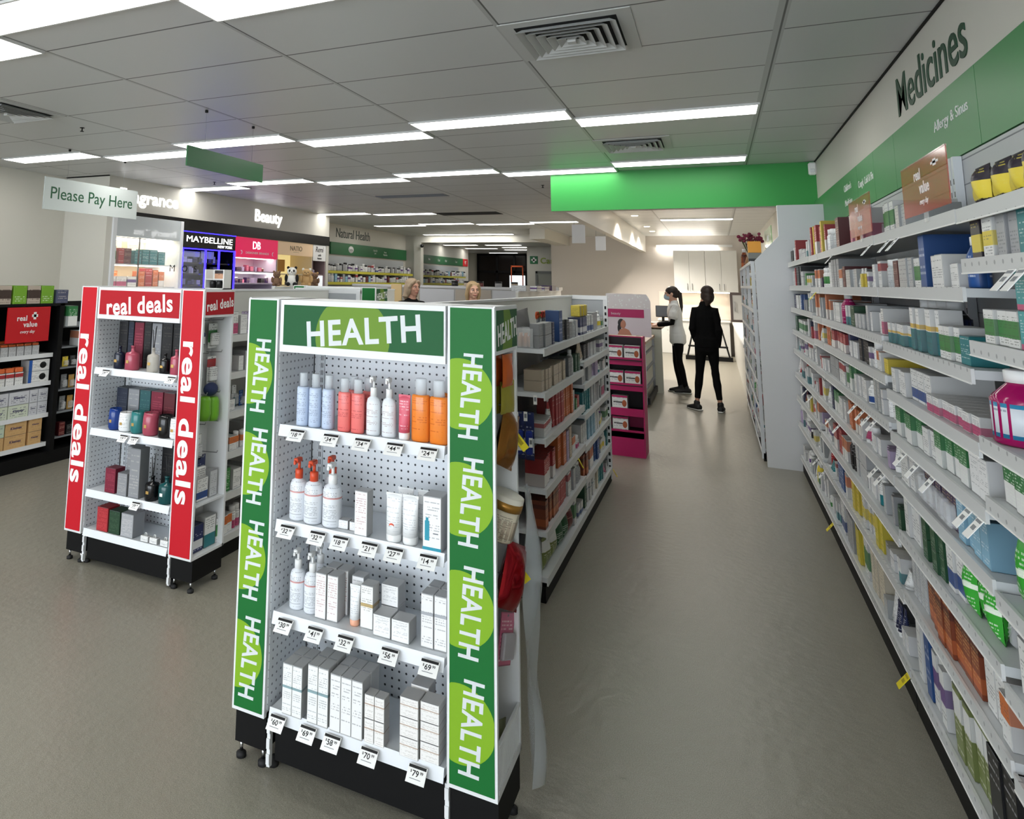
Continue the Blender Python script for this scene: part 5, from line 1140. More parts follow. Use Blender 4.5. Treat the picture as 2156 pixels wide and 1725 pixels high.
MB().box(-.10, -.09, 1.80, -.09, .21, 1.91, mat('screen_grey', (110, 112, 120), .2, emit=.4)).box(-.10, -.56, 1.82, -.09, -.12, 1.9, mat('screen_grey', (110, 112, 120), .2, emit=.4)).obj('backlit_picture', t)
t, hd, L = bay('makeup bay with hot pink header and white lit shelves', 9.026, 10.232, 1.855, 2.175, mat('header_pink', (236, 22, 92), .35, emit=.35), mat('bay_lilac', (196, 186, 206), .4), (1.64, 1.45))
hd.text('DB', (.001, -.03, 2.06), Y3, Z3, h=.12, m=GLOW, d=.003, bold=.0).text('DESIGNER BRANDS', (.001, 0, 1.935), Y3, Z3, w=.66, h=.036, m=PAPER, d=.002, bold=.02)
for s in (-1, 1): hd.loft([(.003, s*.46+.03*math.cos(a)*s, 1.935+.03*math.sin(a)) for a in (1.2, 2, 3, 4, 4.8)], [.004, .007, .008, .007, .004], PAPER, 8)
hd.obj('header_sign', t); MB().box(-.2, -L+.03, 1.60, -.06, L-.03, 1.618, LEDW).obj('lamp', t); MB().box(-.2, -L+.03, 1.845, -.06, L-.03, 1.853, LEDW).obj('lamp', t)
t, hd, L = bay('skin care bay with beige header and palm leaf poster', 10.238, 11.434, 1.945, 2.175, mat('header_beige', (226, 196, 158), .45, emit=.15), mat('bay_cream', (222, 206, 172), .45), (1.62, 1.42), mat('poster_cream', (244, 226, 160), .5, emit=.5))
hd.text('NATIO', (.001, 0, 2.07), Y3, Z3, w=.40, h=.085, m=mat('natio_ink', (104, 92, 66), .5), d=.003).box(0, -.1, 2.0, .002, .1, 2.004, mat('natio_ink', (104, 92, 66), .5)); hd.obj('header_sign', t)
lf = MB(); LEAF = mat('palm_leaf', (150, 164, 62), .5)
for k in range(9):
    a = -.9+.22*k; lf.prism([(0, 0), (.02, .10), (0, .26), (-.02, .10)], (-.478, -.18, 1.70), Vector((0, math.cos(a), -math.sin(a))), Vector((0, math.sin(a), math.cos(a))), X3, .003, LEAF)
lf.obj('palm_print', t); MB().box(-.478, .14, 1.66, -.474, .38, 1.88, mat('poster_tan', (206, 166, 104), .5)).obj('poster_print', t)
t, hd, L = bay('narrow bay with white signboard at the end of beauty wall', 11.44, 11.93, 1.875, 2.175, PAPER, mat('bay_mauve', (150, 128, 130), .45), (1.62, 1.42))
hd.text('Remi', (.001, 0, 2.09), Y3, Z3, h=.10, m=INKB, d=.003, shear=.2).text('sofie', (.001, 0, 1.985), Y3, Z3, h=.045, m=INKB, d=.003, shear=.3).text('heaven', (.001, 0, 1.925), Y3, Z3, h=.04, m=INKB, d=.003, shear=.3); hd.obj('header_sign', t)
MB().box(-.04, -.2, 1.3, -.03, .2, 1.60, mat('lit_panel', (232, 236, 240), .4, emit=.5)).obj('lit_panel', t)
G5 = 'makeup on the beauty bays'
rnd = random.Random(21)
for (y0, y1, zs, cols, nm) in [(7.84, 8.95, (1.74, 1.58, 1.42), ['black', 'grey_dark', 'black', 'grey', 'white'], 'black bay'), (9.08, 10.18, (1.64, 1.45), ['purple', 'black', 'darkred', 'lilac', 'purple', 'pink'], 'pink headed bay'), (10.3, 11.35, (1.42,), ['darkred', 'black', 'grey_dark', 'beige'], 'beige headed bay'), (11.5, 11.85, (1.62,), ['darkred', 'lilac', 'grey_dark'], 'white signboard bay')]:
    for i, z in enumerate(zs):
        y = y0
        while y < y1:
            w = rnd.uniform(.05, .13); h = rnd.uniform(.05, .11)
            if y+w > y1: break
            put(rnd.choice('ccj') if w < .075 else 'c', rnd.choice(cols), XW-.13-rnd.uniform(0, .1), y+w/2, z+.0008, w-.004, h, .07, GW, '%s shelf of %s' % (_ONES[i+1], nm), G5); y += w+rnd.uniform(.0, .06)
# ------------------------------------------------------------------ natural health wall and the room beyond
NH = thing('header_panel', 'long green header panel with white oval below Natural Health', 'sign panel', (-7.535, 15.8, 2.09))
b = MB().box(-.01, -2.15, 0, .02, 2.15, .27, mat('header_green_far', (38, 106, 62), .35)); b.obj('panel', NH)
b = MB().lathe([(.13, 0), (.13, .004)], PAPER, seg=24, sx=1, sy=.62, T=Matrix.Translation((.02, -1.18, .135)) @ Matrix.Rotation(PI/2, 4, 'Y') @ Matrix.Rotation(PI/2, 4, 'Z'))
for y, s, z in ((.15, 'Fish Oil', .17), (.15, 'Joint', .10), (.75, 'Beauty', .15), (.75, 'Vitamins', .09)): b.text(s, (.0205, y, z), Y3, Z3, h=.05, m=PAPER, d=.001)
b.text('herbs', (.0245, -1.18, .135), Y3, Z3, h=.05, m=SGREEN, d=.001); b.obj('lettering', NH)
YR = mat('rail_yellow', (206, 200, 70), .45)
def low_wall(label, X, y0, y1, zs, depth=.30):
    t = thing('wall_shelving', label, 'shelving', (X, y0, 0), 0)
    MB().box(-depth, 0, 0, -depth+.02, y1-y0, 2.05, SLAT).obj('back_panel', t); MB().box(-depth+.02, 0, 0, -.02, y1-y0, .9, WHITE2).obj('base_cabinet', t)
    for z in zs:
        so = MB().box(-depth+.02, 0, z-.03, -.01, y1-y0, z, DARK).obj('shelf', t); MB().box(-.01, 0, z-.035, 0, y1-y0, z+.02, YR).obj('price_rail', so)
    return t
low_wall('natural health shelving with yellow price rails', -7.24, 13.0, 17.75, (1.70, 1.46, 1.2)); low_wall('far shelving with yellow price rails beyond the white column', -7.98, 20.3, 24.6, (1.70, 1.46, 1.2))
rnd = random.Random(4)
for (X, y0, y1, w_, nm, zs) in [(-7.30, 13.1, 17.6, .135, 'natural health shelf', (1.70, 1.46)), (-8.04, 20.4, 24.4, .2, 'far shelf', (1.70, 1.46))]:
    for i, z in enumerate(zs):
        y = y0
        while y < y1:
            w = w_*rnd.uniform(.8, 1.15); q = rnd.random(); h = rnd.uniform(.11, .19)
            if q < .62: put('j', rnd.choice(['white', 'white_fine', 'lightgrey', 'white_purple']), X, y+w/2, z+.021, w*.8, h, .1, GW, '%s %s' % (['upper', 'lower'][i], nm), 'bottles on the far wall shelves', CAPK if rnd.random() < .6 else CAPW)
            else: put('c', rnd.choice(['white', 'grey', 'white_red', 'darkred', 'white_blue', 'lightblue', 'white_purple']), X, y+w/2, z+.021, w*.9, h, .1, GW, '%s %s' % (['upper', 'lower'][i], nm), 'bottles on the far wall shelves')
            y += w
FH = thing('header_panel', 'far green header panel with red end square beyond white column', 'sign panel', (-8.29, 23.4, 2.11))
b = MB().box(-.005, -2.25, 0, .02, 1.75, .27, mat('header_green_far', (38, 106, 62), .35)).box(-.005, 1.76, 0, .02, 2.35, .27, mat('sign_red', (196, 26, 34), .4)); b.obj('panel', FH)
b = MB()
for y, s in ((-1.7, 'Baby'), (-.8, 'Oral'), (-.1, 'Hair'), (1.0, 'Foot'), (2.05, 'V7')): b.text(s, (.0205, y, .135), Y3, Z3, h=.08 if s != 'V7' else .13, m=PAPER, d=.001)
b.obj('lettering', FH)
od = thing('orange_frame', 'orange metal frame standing outside the far dark windows', 'frame', (-7.35, 29.6, 0)); MB().box(-.28, -.02, 0, -.24, .02, 2.25, mat('orange_steel', (196, 86, 44), .5)).box(.20, -.02, 0, .24, .02, 2.25, mat('orange_steel', (196, 86, 44), .5)).obj('post', od); MB().box(-.28, -.02, 2.2, .24, .02, 2.26, mat('orange_steel', (196, 86, 44), .5)).obj('rail', od)
dome = thing('camera_dome', 'small black dome camera on the white column', 'camera', (-7.02, 17.85, 2.48)); MB().ball((0, 0, 0), .05, CAPK).obj('dome', dome); MB().box(-.055, .0, -.03, .0, .05, .05, PAPER).obj('mount', dome)
# ------------------------------------------------------------------ other gondolas across the shop
g2 = gondola('white gondola running back from the red real deals stand', -3.12, -2.80, -2.50, 3.24, 5.06, 1.468, [(3.30, 5.02, [1.21, 1.0, .78, .56, .34, .115])])
e = MB().box(-.30, 1.80, .02, .30, 1.82, 1.46, mat('end_grey', (168, 172, 176), .45)).box(-.30, 1.795, 1.435, .30, 1.825, 1.47, WHITE).box(.27, 1.785, .02, .302, 1.80, 1.455, WHITE); e.obj('end_panel', g2)
G6 = 'packs on the real deals gondola'
for i, z in enumerate([1.21, 1.0, .78, .56, .34, .115]):
    fill_run(3.34, 4.25, z, .18, [], GW, -2.508, '%s of gondola behind red stand' % SHELFN[i], G6)
st2 = end_stand('far HEALTH display stand seen over the gondola tops', -3.2115, 5.9, (42, 132, 66), (34, 108, 60), LIME, LIMED, 'HEALTH', [(1.058, []), (.757, []), (.476, []), (.192, [])], False)
gondola('short white gondola behind the far HEALTH stand', -3.52, -3.21, -2.90, 6.18, 7.30, 1.45, [(6.2, 7.28, [1.21, .9, .6, .115])])
gondola('white gondola in the middle of the shop, toys on top', -4.66, -4.35, -4.05, 6.6, 10.4, 1.45, [(6.7, 10.3, [1.21, .9, .6, .115])])
gondola('white gondola beyond the two women, purple packs on top', -2.62, -2.32, -2.02, 9.3, 12.2, 1.44, [(9.4, 12.1, [1.21, .9, .6, .115])])
lc = thing('low_cabinet', 'long low white cabinet across the rear of the shop', 'cabinet', (-4.75, 12.9, 0)); MB().box(-1.8, 0, .08, 1.8, .45, 1.42, mat('cab_grey', (196, 196, 192), .45)).obj('body', lc); MB().box(-1.83, -.02, 1.42, 1.83, .47, 1.46, WHITE).obj('top', lc); MB().box(-1.78, .03, 0, 1.78, .42, .08, BLACK).obj('kick_board', lc)
for k in range(5): MB().box(-1.78+.715*k, -.012, .12, -1.09+.715*k, 0, 1.40, [WHITE2, mat('cab_beige', (190, 182, 168), .45)][k % 2]).obj('door', lc)
tb_ = thing('tan_board', 'tan board standing beside the left woman', 'board', (-3.80, 8.75, 0)); MB().box(-.075, -.012, .03, .075, .012, 1.50, mat('tan_board', (196, 170, 124), .6)).obj('panel', tb_); MB().box(-.1, -.12, 0, .1, .12, .03, GREYM).obj('foot', tb_)
for k, (c, x, y, w, h, d, nm) in enumerate([('lightgrey', -2.32, 9.5, .2, .075, .22, 'grey'), ('white_purple', -2.32, 9.95, .30, .07, .28, 'white and lilac'), ('white_purple', -2.32, 10.45, .30, .06, .3, 'white and lilac'), ('purple', -2.32, 11.1, .24, .08, .3, 'dark purple'), ('white', -2.32, 11.75, .2, .05, .3, 'white')]):
    carton('flat %s pack on the gondola beyond the women, %s from near end' % (nm, nth(k+1)), (x, y, 1.4405), w, h, d, P[c], 0, 'packs on the far gondola top', 'flat_pack')
# products along the visible top of the low cabinet wall
for k, (c, x) in enumerate([('black', -4.45), ('beige', -4.2), ('darkred', -3.95), ('grey', -3.6), ('beige', -3.3)]):
    bottle('%s tub on the long low cabinet, %s from left' % (CN[c], nth(k+1)), (x, 13.05, 1.4605), .13, .10, P[c], CAPK, None, 'jar', 0, 'tubs on the low cabinet', 'powder_tub', 'tub', parts=False)
# small makeup display and plush toys on gondola tops
md = thing('makeup_display', 'small white makeup display on top of the gondola behind red stand', 'display stand', (-2.80, 3.62, 1.4685))
MB().box(-.075, -.045, 0, .075, .045, .006, PAPER).box(-.075, -.045, 0, -.068, .045, .122, PAPER).box(.068, -.045, 0, .075, .045, .122, PAPER).box(-.075, .03, 0, .075, .045, .122, PAPER).box(-.068, -.04, .058, .068, .03, .062, PAPER).obj('frame', md)
MB().box(-.055, .0285, .065, .03, .0298, .118, printed('face_photo', (196, 150, 120), (40, 30, 30), (40, 34, 40), .6, 1, 5)).obj('picture', md)
for k in range(2): tag(inst(m_lathe('jar', [(.02, 0), (.02, .035), (.017, .046)], CAPK, 14), 'cosmetic_jar', None, (-2.83+.05*k, 3.605, 1.475)), 'tiny black jar in the small makeup display, %s one' % ('left' if k == 0 else 'right'), 'jar', 'jars in the makeup display')
def plush(lb, x, y, z, s, body, ear, spots=None):
    t = thing('plush_toy', lb, 'plush toy', (x, y, z), 0, 'plush toys on the gondola top'); t.rotation_euler.z = .5
    B = MB().ball((0, 0, .42*s), (.36*s, .32*s, .42*s), body).ball((0, -.06*s, 1.0*s), (.33*s, .3*s, .29*s), body)
    for k in (-1, 1): B.ball((k*.22*s, -.28*s, .16*s), (.14*s, .24*s, .13*s), spots or body).ball((k*.36*s, -.12*s, .55*s), (.12*s, .14*s, .26*s), spots or body)
    B.ball((0, -.33*s, .93*s), (.13*s, .08*s, .1*s), body); B.obj('body', t)
    for k in (-1, 1): MB().ball((k*.25*s, -.02*s, 1.25*s), (.1*s, .06*s, .1*s), ear).obj('ear', t); MB().ball((k*.12*s, -.33*s, 1.04*s), (.035*s, .02*s, .04*s), CAPK).obj('eye', t)
    MB().ball((0, -.405*s, .96*s), (.045*s, .025*s, .03*s), CAPK).obj('nose', t)
    if spots:
        for k in (-1, 1): MB().ball((k*.13*s, -.315*s, 1.04*s), (.075*s, .03*s, .085*s), spots).obj('eye_patch', t)
PW = mat('plush_white', (232, 230, 224), .9); PB = mat('plush_brown', (122, 94, 74), .9); PT = mat('plush_tan', (196, 160, 110), .9); PK = mat('plush_black', (22, 22, 24), .9)
for lb, x, y, s, b_, e_, sp_ in [('grey brown plush toy at left of the toy row', -4.40, 6.74, .13, PB, PB, None), ('white plush panda with black patches', -4.30, 6.90, .17, PW, PK, PK), ('tan and cream plush toy right of the panda', -4.26, 7.16, .16, PT, PW, None), ('dark brown plush toy at right end of the toy row', -4.30, 7.42, .13, PB, PT, None)]:
    plush(lb, x, y, 1.4505, s, b_, e_, sp_)
# ------------------------------------------------------------------ dispensary at the end of the aisle
lettering('glowing white Prescriptions lettering on the far side of dispensary beam', 'Prescriptions', (-1.601, 13.36, 2.40), NY, Z3, GLOW, .02, w=1.42, h=.2)
CAB = mat('cabinet_white', (230, 230, 226), .35); WARM = mat('warm_strip', (255, 240, 216), .5, emit=22); WOODT = mat('counter_wood', (150, 116, 84), .4)
def cabinet(name, label, x0, x1, y0, y1, z0, z1, nd, hz, group):
    t = thing(name, label, 'cabinet', ((x0+x1)/2, y1, z0), 0, group); L = (x1-x0)/2; D = y1-y0; H = z1-z0
    MB().box(-L, -D+.02, 0, L, -.002, H, CAB).obj('body', t)
    w = 2*L/nd
    for k in range(nd):
        d = MB().box(-L+w*k+.003, -D, .004, -L+w*(k+1)-.003, -D+.018, H-.004, CAB, .002).obj('door', t)
        hx = -L+w*(k+1)-.05 if k % 2 == 0 else -L+w*k+.05
        MB().loft([(hx, -D, hz), (hx, -D-.03, hz), (hx, -D-.03, hz+.14), (hx, -D, hz+.14)], [.006]*4, STEEL, 8).obj('handle', d)
cabinet('wall_cabinet', 'white wall cabinet on dispensary rear wall, the left pair of doors', -.87, -.20, 18.62, 18.99, 1.43, 2.40, 2, .05, 'dispensary wall cabinets')
cabinet('wall_cabinet', 'white wall cabinet on dispensary rear wall, the right pair of doors', -.198, .47, 18.62, 18.99, 1.43, 2.40, 2, .05, 'dispensary wall cabinets')
cabinet('base_cabinet', 'white base cabinet under the lit splashback', -1.23, .25, 18.42, 18.99, .0, .75, 4, .5, None)
tag(MB().box(-1.25, 18.39, .7505, .27, 18.985, .78, PAPER).obj('worktop'), 'white worktop below the lit splashback', 'worktop')
sb = thing('under_cabinet_light', 'warm light strip under the wall cabinets', 'light', (-.2, 18.72, 1.41)); MB().box(-.66, -.02, 0, .66, .02, .016, WARM).obj('lamp', sb); MB().box(-.67, .02, 0, .67, .03, .019, PAPER).obj('housing', sb)
tag(MB().box(-1.24, 18.972, .79, .47, 18.988, 1.42, mat('splash_tile', (232, 220, 208), .35)).obj('splashback'), 'pale pink beige splashback panel under the wall cabinets', 'panel')
wl = thing('batten_light', 'white fluorescent batten above the wall cabinets', 'light', (-.6, 18.95, 2.5)); MB().box(-.66, -.03, .0, 1.0, .035, .05, PAPER).obj('housing', wl); MB().lathe([(.016, -.60), (.016, .64)], mat('tube_glow', (255, 250, 240), .5, emit=40), seg=12, T=Matrix.Translation((0, -.045, -.012)) @ Matrix.Rotation(PI/2, 4, 'Y')).obj('tube', wl)
# counter
ct = thing('service_counter', 'white dispensary counter with wooden ledge beside the nurse', 'counter', (-1.2, 10.0, 0))
MB().box(-.3, 0, .04, .33, 1.45, .80, mat('counter_white', (218, 220, 206), .4)).obj('low_section', ct); MB().box(-.34, -.03, .80, .37, 1.46, .835, WOODT).obj('ledge', ct)
MB().box(-.3, 1.47, 0, .30, 3.25, .91, mat('counter_white', (218, 220, 206), .4)).obj('high_section', ct); MB().box(.30, 1.5, 0, .46, 1.56, .93, mat('counter_white', (218, 220, 206), .4)).obj('end_leg', ct); MB().box(-.3, 1.5, .915, .46, 3.25, .945, WOODT).obj('worktop', ct)
sh = MB()
for z in (.22, .45, .66): sh.box(.33, .03, z, .36, 1.42, z+.02, GREYM)
sh.box(.33, .0, .04, .36, .03, .78, STEEL).box(.33, 1.42, .04, .36, 1.45, .78, STEEL); sh.obj('side_shelf', ct)
MB().box(.36, .05, .04, .39, 1.40, .12, DARK).obj('bumper', ct)
for z in (.02,):
    pass
mo = thing('computer_monitor', 'black computer monitor on the dispensary counter', 'monitor', (-.80, 13.0, .9455)); MB().box(-.11, -.015, .09, .11, .015, .28, DARK, .006).box(-.10, -.0165, .10, .10, -.0145, .27, mat('screen_dark', (60, 62, 64), .2)).obj('screen', mo); MB().box(-.02, -.01, .01, .02, .01, .1, DARK).box(-.07, -.05, 0, .07, .05, .01, DARK).obj('stand', mo)
tag(MB().box(-.07, -.06, 0, .07, .06, .05, mat('tray_blue', (36, 52, 96), .5), .008).box(-.06, -.05, .05, .06, .05, .056, CAPK).obj('paper_tray', None, (-.98, 11.9, .9455)), 'dark blue tray on the counter left of the nurse', 'tray')
for k in range(3): tag(MB().box(-.08, -.05, 0, .08, .05, .012, [PAPER, mat('pad_yellow', (226, 196, 110), .6), PAPER][k]).obj('notepad', None, (-.86+.01*k, 12.15+.0*k, .9455+.0125*k), .2*k), 'notepad in the pile beside the nurse, %s' % ['bottom', 'yellow middle one', 'top'][k], 'notepad', 'notepads by the nurse')
tag(MB().box(-.025, -.02, 0, .025, .02, .10, CAPK, .006).obj('card_terminal', None, (-.95, 11.3, .8355)), 'small dark card terminal on the wooden ledge', 'terminal')
tag(MB().lathe([(.03, 0), (.03, .09), (.012, .10), (.012, .12)], PAPER, seg=14).obj('sanitiser_bottle', None, (-1.02, 11.1, .8355)), 'white sanitiser bottle on the wooden ledge', 'bottle')
# shelves on the right of the dispensary
ds = thing('dispensary_shelving', 'white dispensary shelving behind the tall end panel', 'shelving', (.62, 7.65, 0))
DZ = [1.80, 1.57, 1.35, 1.13, .92, .70, .48, .27, .10]
MB().box(.24, 0, .02, .27, 3.3, 1.80, SLAT).obj('back_panel', ds); MB().box(-.30, 0, 0, .2, 3.3, .07, BLACK).obj('kick_board', ds)
for y in (0, 1.09, 2.19, 3.28): MB().box(-.315, y, .02, -.285, y+.02, 1.80, WHITE2).box(.10, y, .02, .24, y+.012, 1.78, WHITE2).obj('upright', ds)
for z in DZ:
    so = MB().box(-.285, .02, z-.02, .24, 3.28, z, WHITE2).obj('shelf', ds); MB().box(-.318, .02, z-.026, -.312, 3.28, z+.002, RAILW).obj('price_rail', so)
for i, z in enumerate(DZ):
    for a, b in ((7.70, 8.70), (8.78, 9.80), (9.88, 10.88)):
        if i == 0: continue
        fill_run(a, b, z, (DZ[i-1]-z-.03) if i else .2, [], RW, .306, '%s of dispensary shelving' % SHELFN[i], 'packs on the dispensary shelving', deep=.15)
fb = thing('flower_arrangement', 'dark pink flowers on top of the dispensary shelving', 'flowers', (.42, 10.35, 1.80)); fm_ = mat('flower_burgundy', (122, 40, 66), .7); rnd = random.Random(3); q = MB()
for k in range(46):
    a, r_, h = rnd.uniform(0, 2*PI), rnd.uniform(.02, .16), rnd.uniform(.30, .44); q.ball((r_*math.cos(a), r_*math.sin(a), h), (rnd.uniform(.012, .024),)*3, fm_, 8, 6)
q.obj('blossoms', fb); q = MB()
for k in range(14): a = k*.45; q.loft([(0, 0, .12), (.1*math.cos(a), .1*math.sin(a), .36)], [.004, .003], mat('stem_green', (70, 84, 50), .7), 6)
q.obj('stems', fb); MB().lathe([(.05, 0), (.075, .06), (.05, .14)], mat('vase_tan', (150, 112, 74), .5)).obj('vase', fb)
# what stands in front of the flowers
carton('orange box on top of the dispensary shelving', (.45, 10.62-.55, 1.98), .17, .14, .14, mat('box_amber', (222, 158, 60), .5), RW, None, 'storage_box')
carton('grey box with dark windows under the orange box', (.45, 10.07, 1.8009), .18, .178, .14, printed('box_slate', (120, 124, 120), (30, 30, 30), (40, 44, 44), .35, .6, 5), RW, None, 'storage_box')
bottle('brown bottle on top shelf near the flowers', (.36, 10.78, 1.8008), .08, .26, P['brown_orange'], CAPW, None, 'syrup', RW)
# far bench along the right wall
bn = thing('wall_bench', 'long white bench along the right wall of dispensary', 'bench', (.62, 11.2, 0)); MB().box(-.32, 0, .74, .27, 7.1, .78, PAPER).obj('top', bn); MB().box(-.30, .02, 0, .25, 7.1, .74, mat('bench_white', (208, 206, 200), .4)).obj('base', bn); MB().box(-.31, -.02, .0, -.15, .02, .1, WOODT).obj('foot', bn)
fr_ = thing('display_fridge', 'dark framed glass door fridge at the far end of bench', 'fridge', (.62, 18.35, .7805)); MB().box(-.33, 0, 0, .25, .55, .66, mat('bench_white', (208, 206, 200), .4)).obj('body', fr_); dd = MB().box(-.335, .02, .03, -.33, .53, .63, mat('fridge_glass', (170, 170, 168), .1)).box(-.34, -.014, 0, -.29, 0, .66, mat('fridge_frame', (70, 60, 58), .4)).box(-.29, -.014, .60, .25, 0, .66, mat('fridge_frame', (70, 60, 58), .4)).box(-.29, -.014, 0, .25, 0, .05, mat('fridge_frame', (70, 60, 58), .4)).box(-.29, -.008, .05, .25, -.001, .60, mat('fridge_glass', (170, 170, 168), .1)).obj('door', fr_); MB().loft([(-.25, -.012, .25), (-.25, -.04, .25), (-.25, -.04, .45), (-.25, -.012, .45)], [.008]*4, STEEL).obj('handle', dd)
for k in range(6):
    tag(inst(m_pouch(.20, .13, .08, [P['white'], P['lightgrey'], P['grey_clear']][k % 3]), 'paper_bag', None, (.425+.01*(k % 2), 12.6+.42*(k % 3), .7815+.135*(k//3)), RW), 'folded white paper bag on the bench, %s of the %s row' % (nth(k % 3+1), 'lower' if k < 3 else 'upper'), 'bag', 'paper bags on the bench')
# black step stool on the floor
ss = thing('step_stool', 'black folding step stool standing behind the two people', 'step stool', (-.2, 17.3, 0)); q = MB()
for s in (-1, 1):
    q = MB(); q.loft([(s*.42, -.15, .0), (s*.28, .05, .62)], [.016, .016], DARK, 8).loft([(s*.42, .30, .0), (s*.28, .10, .62)], [.016, .016], DARK, 8); q.obj('leg', ss)
MB().box(-.30, .0, .60, .30, .16, .63, DARK).obj('top_step', ss); MB().box(-.38, -.13, .27, .38, .02, .30, DARK).obj('lower_step', ss); MB().box(-.44, -.17, 0, .46, -.13, .09, DARK).obj('foot_bar', ss)
# ------------------------------------------------------------------ people
def fuse(mb, name, size=.008, smooth=4, pick=None, mats=None):
    """one continuous skin over the overlapping shapes"""
    tmp = mb.obj('fuse'); r = tmp.modifiers.new('r', 'REMESH'); r.mode = 'VOXEL'; r.voxel_size = size
    sm = tmp.modifiers.new('s', 'SMOOTH'); sm.iterations = smooth; sm.factor = .5
    dg = bpy.context.evaluated_depsgraph_get(); dg.update()
    me = bpy.data.meshes.new_from_object(tmp.evaluated_get(dg)); me.name = name
    old = tmp.data; bpy.data.objects.remove(tmp); bpy.data.meshes.remove(old)
    me.materials.clear()
    for m in mats: me.materials.append(m)
    n = len(me.polygons); me.polygons.foreach_set('use_smooth', [True]*n)
    if pick: me.polygons.foreach_set('material_index', [pick(p.center) for p in me.polygons])
    else: me.polygons.foreach_set('material_index', [0]*n)
    me.update(); return me
def hand(b, W, d, n, m, s, curl=.5, side=1):
    d, n = Vector(d).normalized(), Vector(n); n = (n-d*n.dot(d)).normalized(); q = d.cross(n)*side
    W = Vector(W)
    b.loft([W-d*.02*s, W+d*.02*s, W+d*.055*s, W+d*.088*s], [(.026*s, .019*s), (.030*s, .016*s), (.040*s, .015*s), (.038*s, .012*s)], m, 12, tuple(n))
    for k, (o, L) in enumerate(((-.030, .064), (-.010, .074), (.010, .070), (.029, .055))):
        p = W+d*.086*s+q*o*s; pts = [p]; a = 0
        for j, f in enumerate((.45, .32, .23)):
            a += curl*(.5+.35*j)+.05*k; dirn = d*math.cos(a)+n*math.sin(a); p = p+dirn*L*f*s; pts.append(p)
        b.loft(pts, [.0092*s, .0088*s, .0080*s, .0068*s], m, 8)
    t0 = W+d*.022*s-q*.024*s; t1 = t0+(d*.6-q*.75+n*.25).normalized()*.036*s; t2 = t1+(d*.85-q*.25+n*.35).normalized()*.030*s; t3 = t2+(d*.9+n*.4).normalized()*.022*s
    b.loft([t0, t1, t2, t3], [.015*s, .0115*s, .0098*s, .0075*s], m, 8)
def person(label, loc, rz, H, skin, J, clothes, hair, lips=(186, 116, 108), extra=None):
    s = H/1.70; V = lambda p: Vector(p)*s
    sl = J.get('slim', 1); J = dict(J)
    for q in ('shL', 'shR', 'elL', 'elR', 'wrL', 'wrR', 'thL', 'thR', 'knL', 'knR'): J[q] = (J[q][0]*sl, J[q][1], J[q][2])
    root = thing('person', label, 'person', loc, rz)
    SK = mat('skin_%d_%d_%d' % skin, skin, .5); LIPM = mat('lips_%d_%d_%d' % lips, lips, .45)
    hc = V(J['head']); hy = Matrix.Rotation(J.get('turn', 0), 4, 'Z') @ Matrix.Rotation(J.get('nod', 0), 4, 'X')
    Hd = lambda x, y, z: hc+(hy @ (Vector((x, y, z))*s))
    HT = Matrix.Translation(hc) @ hy.to_4x4() @ Matrix.Scale(s, 4)
    def torso(b, m, g=0, z0=.80, z1=9, k=1):
        rings = [(.80, .150, .110), (.88, .168, .118), (.97, .160, .112), (1.06, .134, .097), (1.16, .142, .103), (1.27, .156, .112), (1.34, .152, .098), (1.40, .105, .076)]
        if z1 > 1.42 and g == 0: rings += [(1.45, .058, .058), (1.50, .050, .053)]
        lean = J.get('lean', (0, 0))
        P_, R_ = [], []
        for z, a, c in rings:
            if z < z0-.001 or z > z1: continue
            f = (z-.9)/.5; P_.append(Vector((J['hip'][0]+lean[0]*f, J['hip'][1]+lean[1]*f, z))*s); R_.append(((a+g)*s*k*(sl if z < 1.44 else 1), (c+g)*s*(sl if z < 1.44 else 1)))
        b.loft(P_, R_, m, 20, (0, -1, 0))
    def arm(b, m, sd, g=0, upto=3, frac=1.0):
        S, E, W = V(J['sh'+sd]), V(J['el'+sd]), V(J['wr'+sd])
        inn = S+Vector((-.10*s*(1 if S.x > 0 else -1), 0, .0))
        if upto == 2:
            e = S.lerp(E, frac); b.loft([inn, S, S.lerp(e, .5), e], [(.05+g)*s*sl, (.056+g)*s*sl, (.050+g)*s*sl, (.052+g)*s*sl], m, 12)
        else: b.loft([inn, S, S.lerp(E, .5), E, E.lerp(W, .4), E.lerp(W, frac)], [(v+g)*s*sl for v in (.05, .054, .046, .039, .038, .029)], m, 12)
    def leg(b, m, sd, g=0, frac=1.0):
        T_, K, A = V(J['th'+sd]), V(J['kn'+sd]), V(J['an'+sd])
        b.loft([T_+Vector((0, 0, .06*s)), T_, T_.lerp(K, .5), K, K.lerp(A, .35), K.lerp(A, .75*frac), K.lerp(A, frac)], [(v+g)*s*sl for v in (.085, .085, .068, .051, .052, .038, .034)], m, 14)
    def foot(b, m, sd, g=0):
        A = V(J['an'+sd]); f = Vector(J['toe'+sd]).normalized()
        b.loft([A+Vector((0, 0, .03*s)), A+Vector((0, 0, -.02*s))], [(.034+g)*s]*2, m, 10)
        z = Vector((0, 0, -A.z+.045*s))
        b.loft([A-f*.05*s+z, A+f*.03*s+z, A+f*.11*s+z-Vector((0, 0, .012*s)), A+f*.165*s+z-Vector((0, 0, .02*s))], [((.034+g)*s, (.036+g)*s), ((.038+g)*s, (.036+g)*s), ((.042+g)*s, (.026+g)*s), ((.030+g)*s, (.016+g)*s)], m, 12)
    b = MB()
    torso(b, SK)
    b.loft([V((J['hip'][0]+J.get('lean', (0, 0))[0], J['hip'][1]+J.get('lean', (0, 0))[1]+.005, 1.42)), Hd(0, .025, -.10), Hd(0, .012, -.04)], [.056*s, .052*s, .052*s], SK, 12)
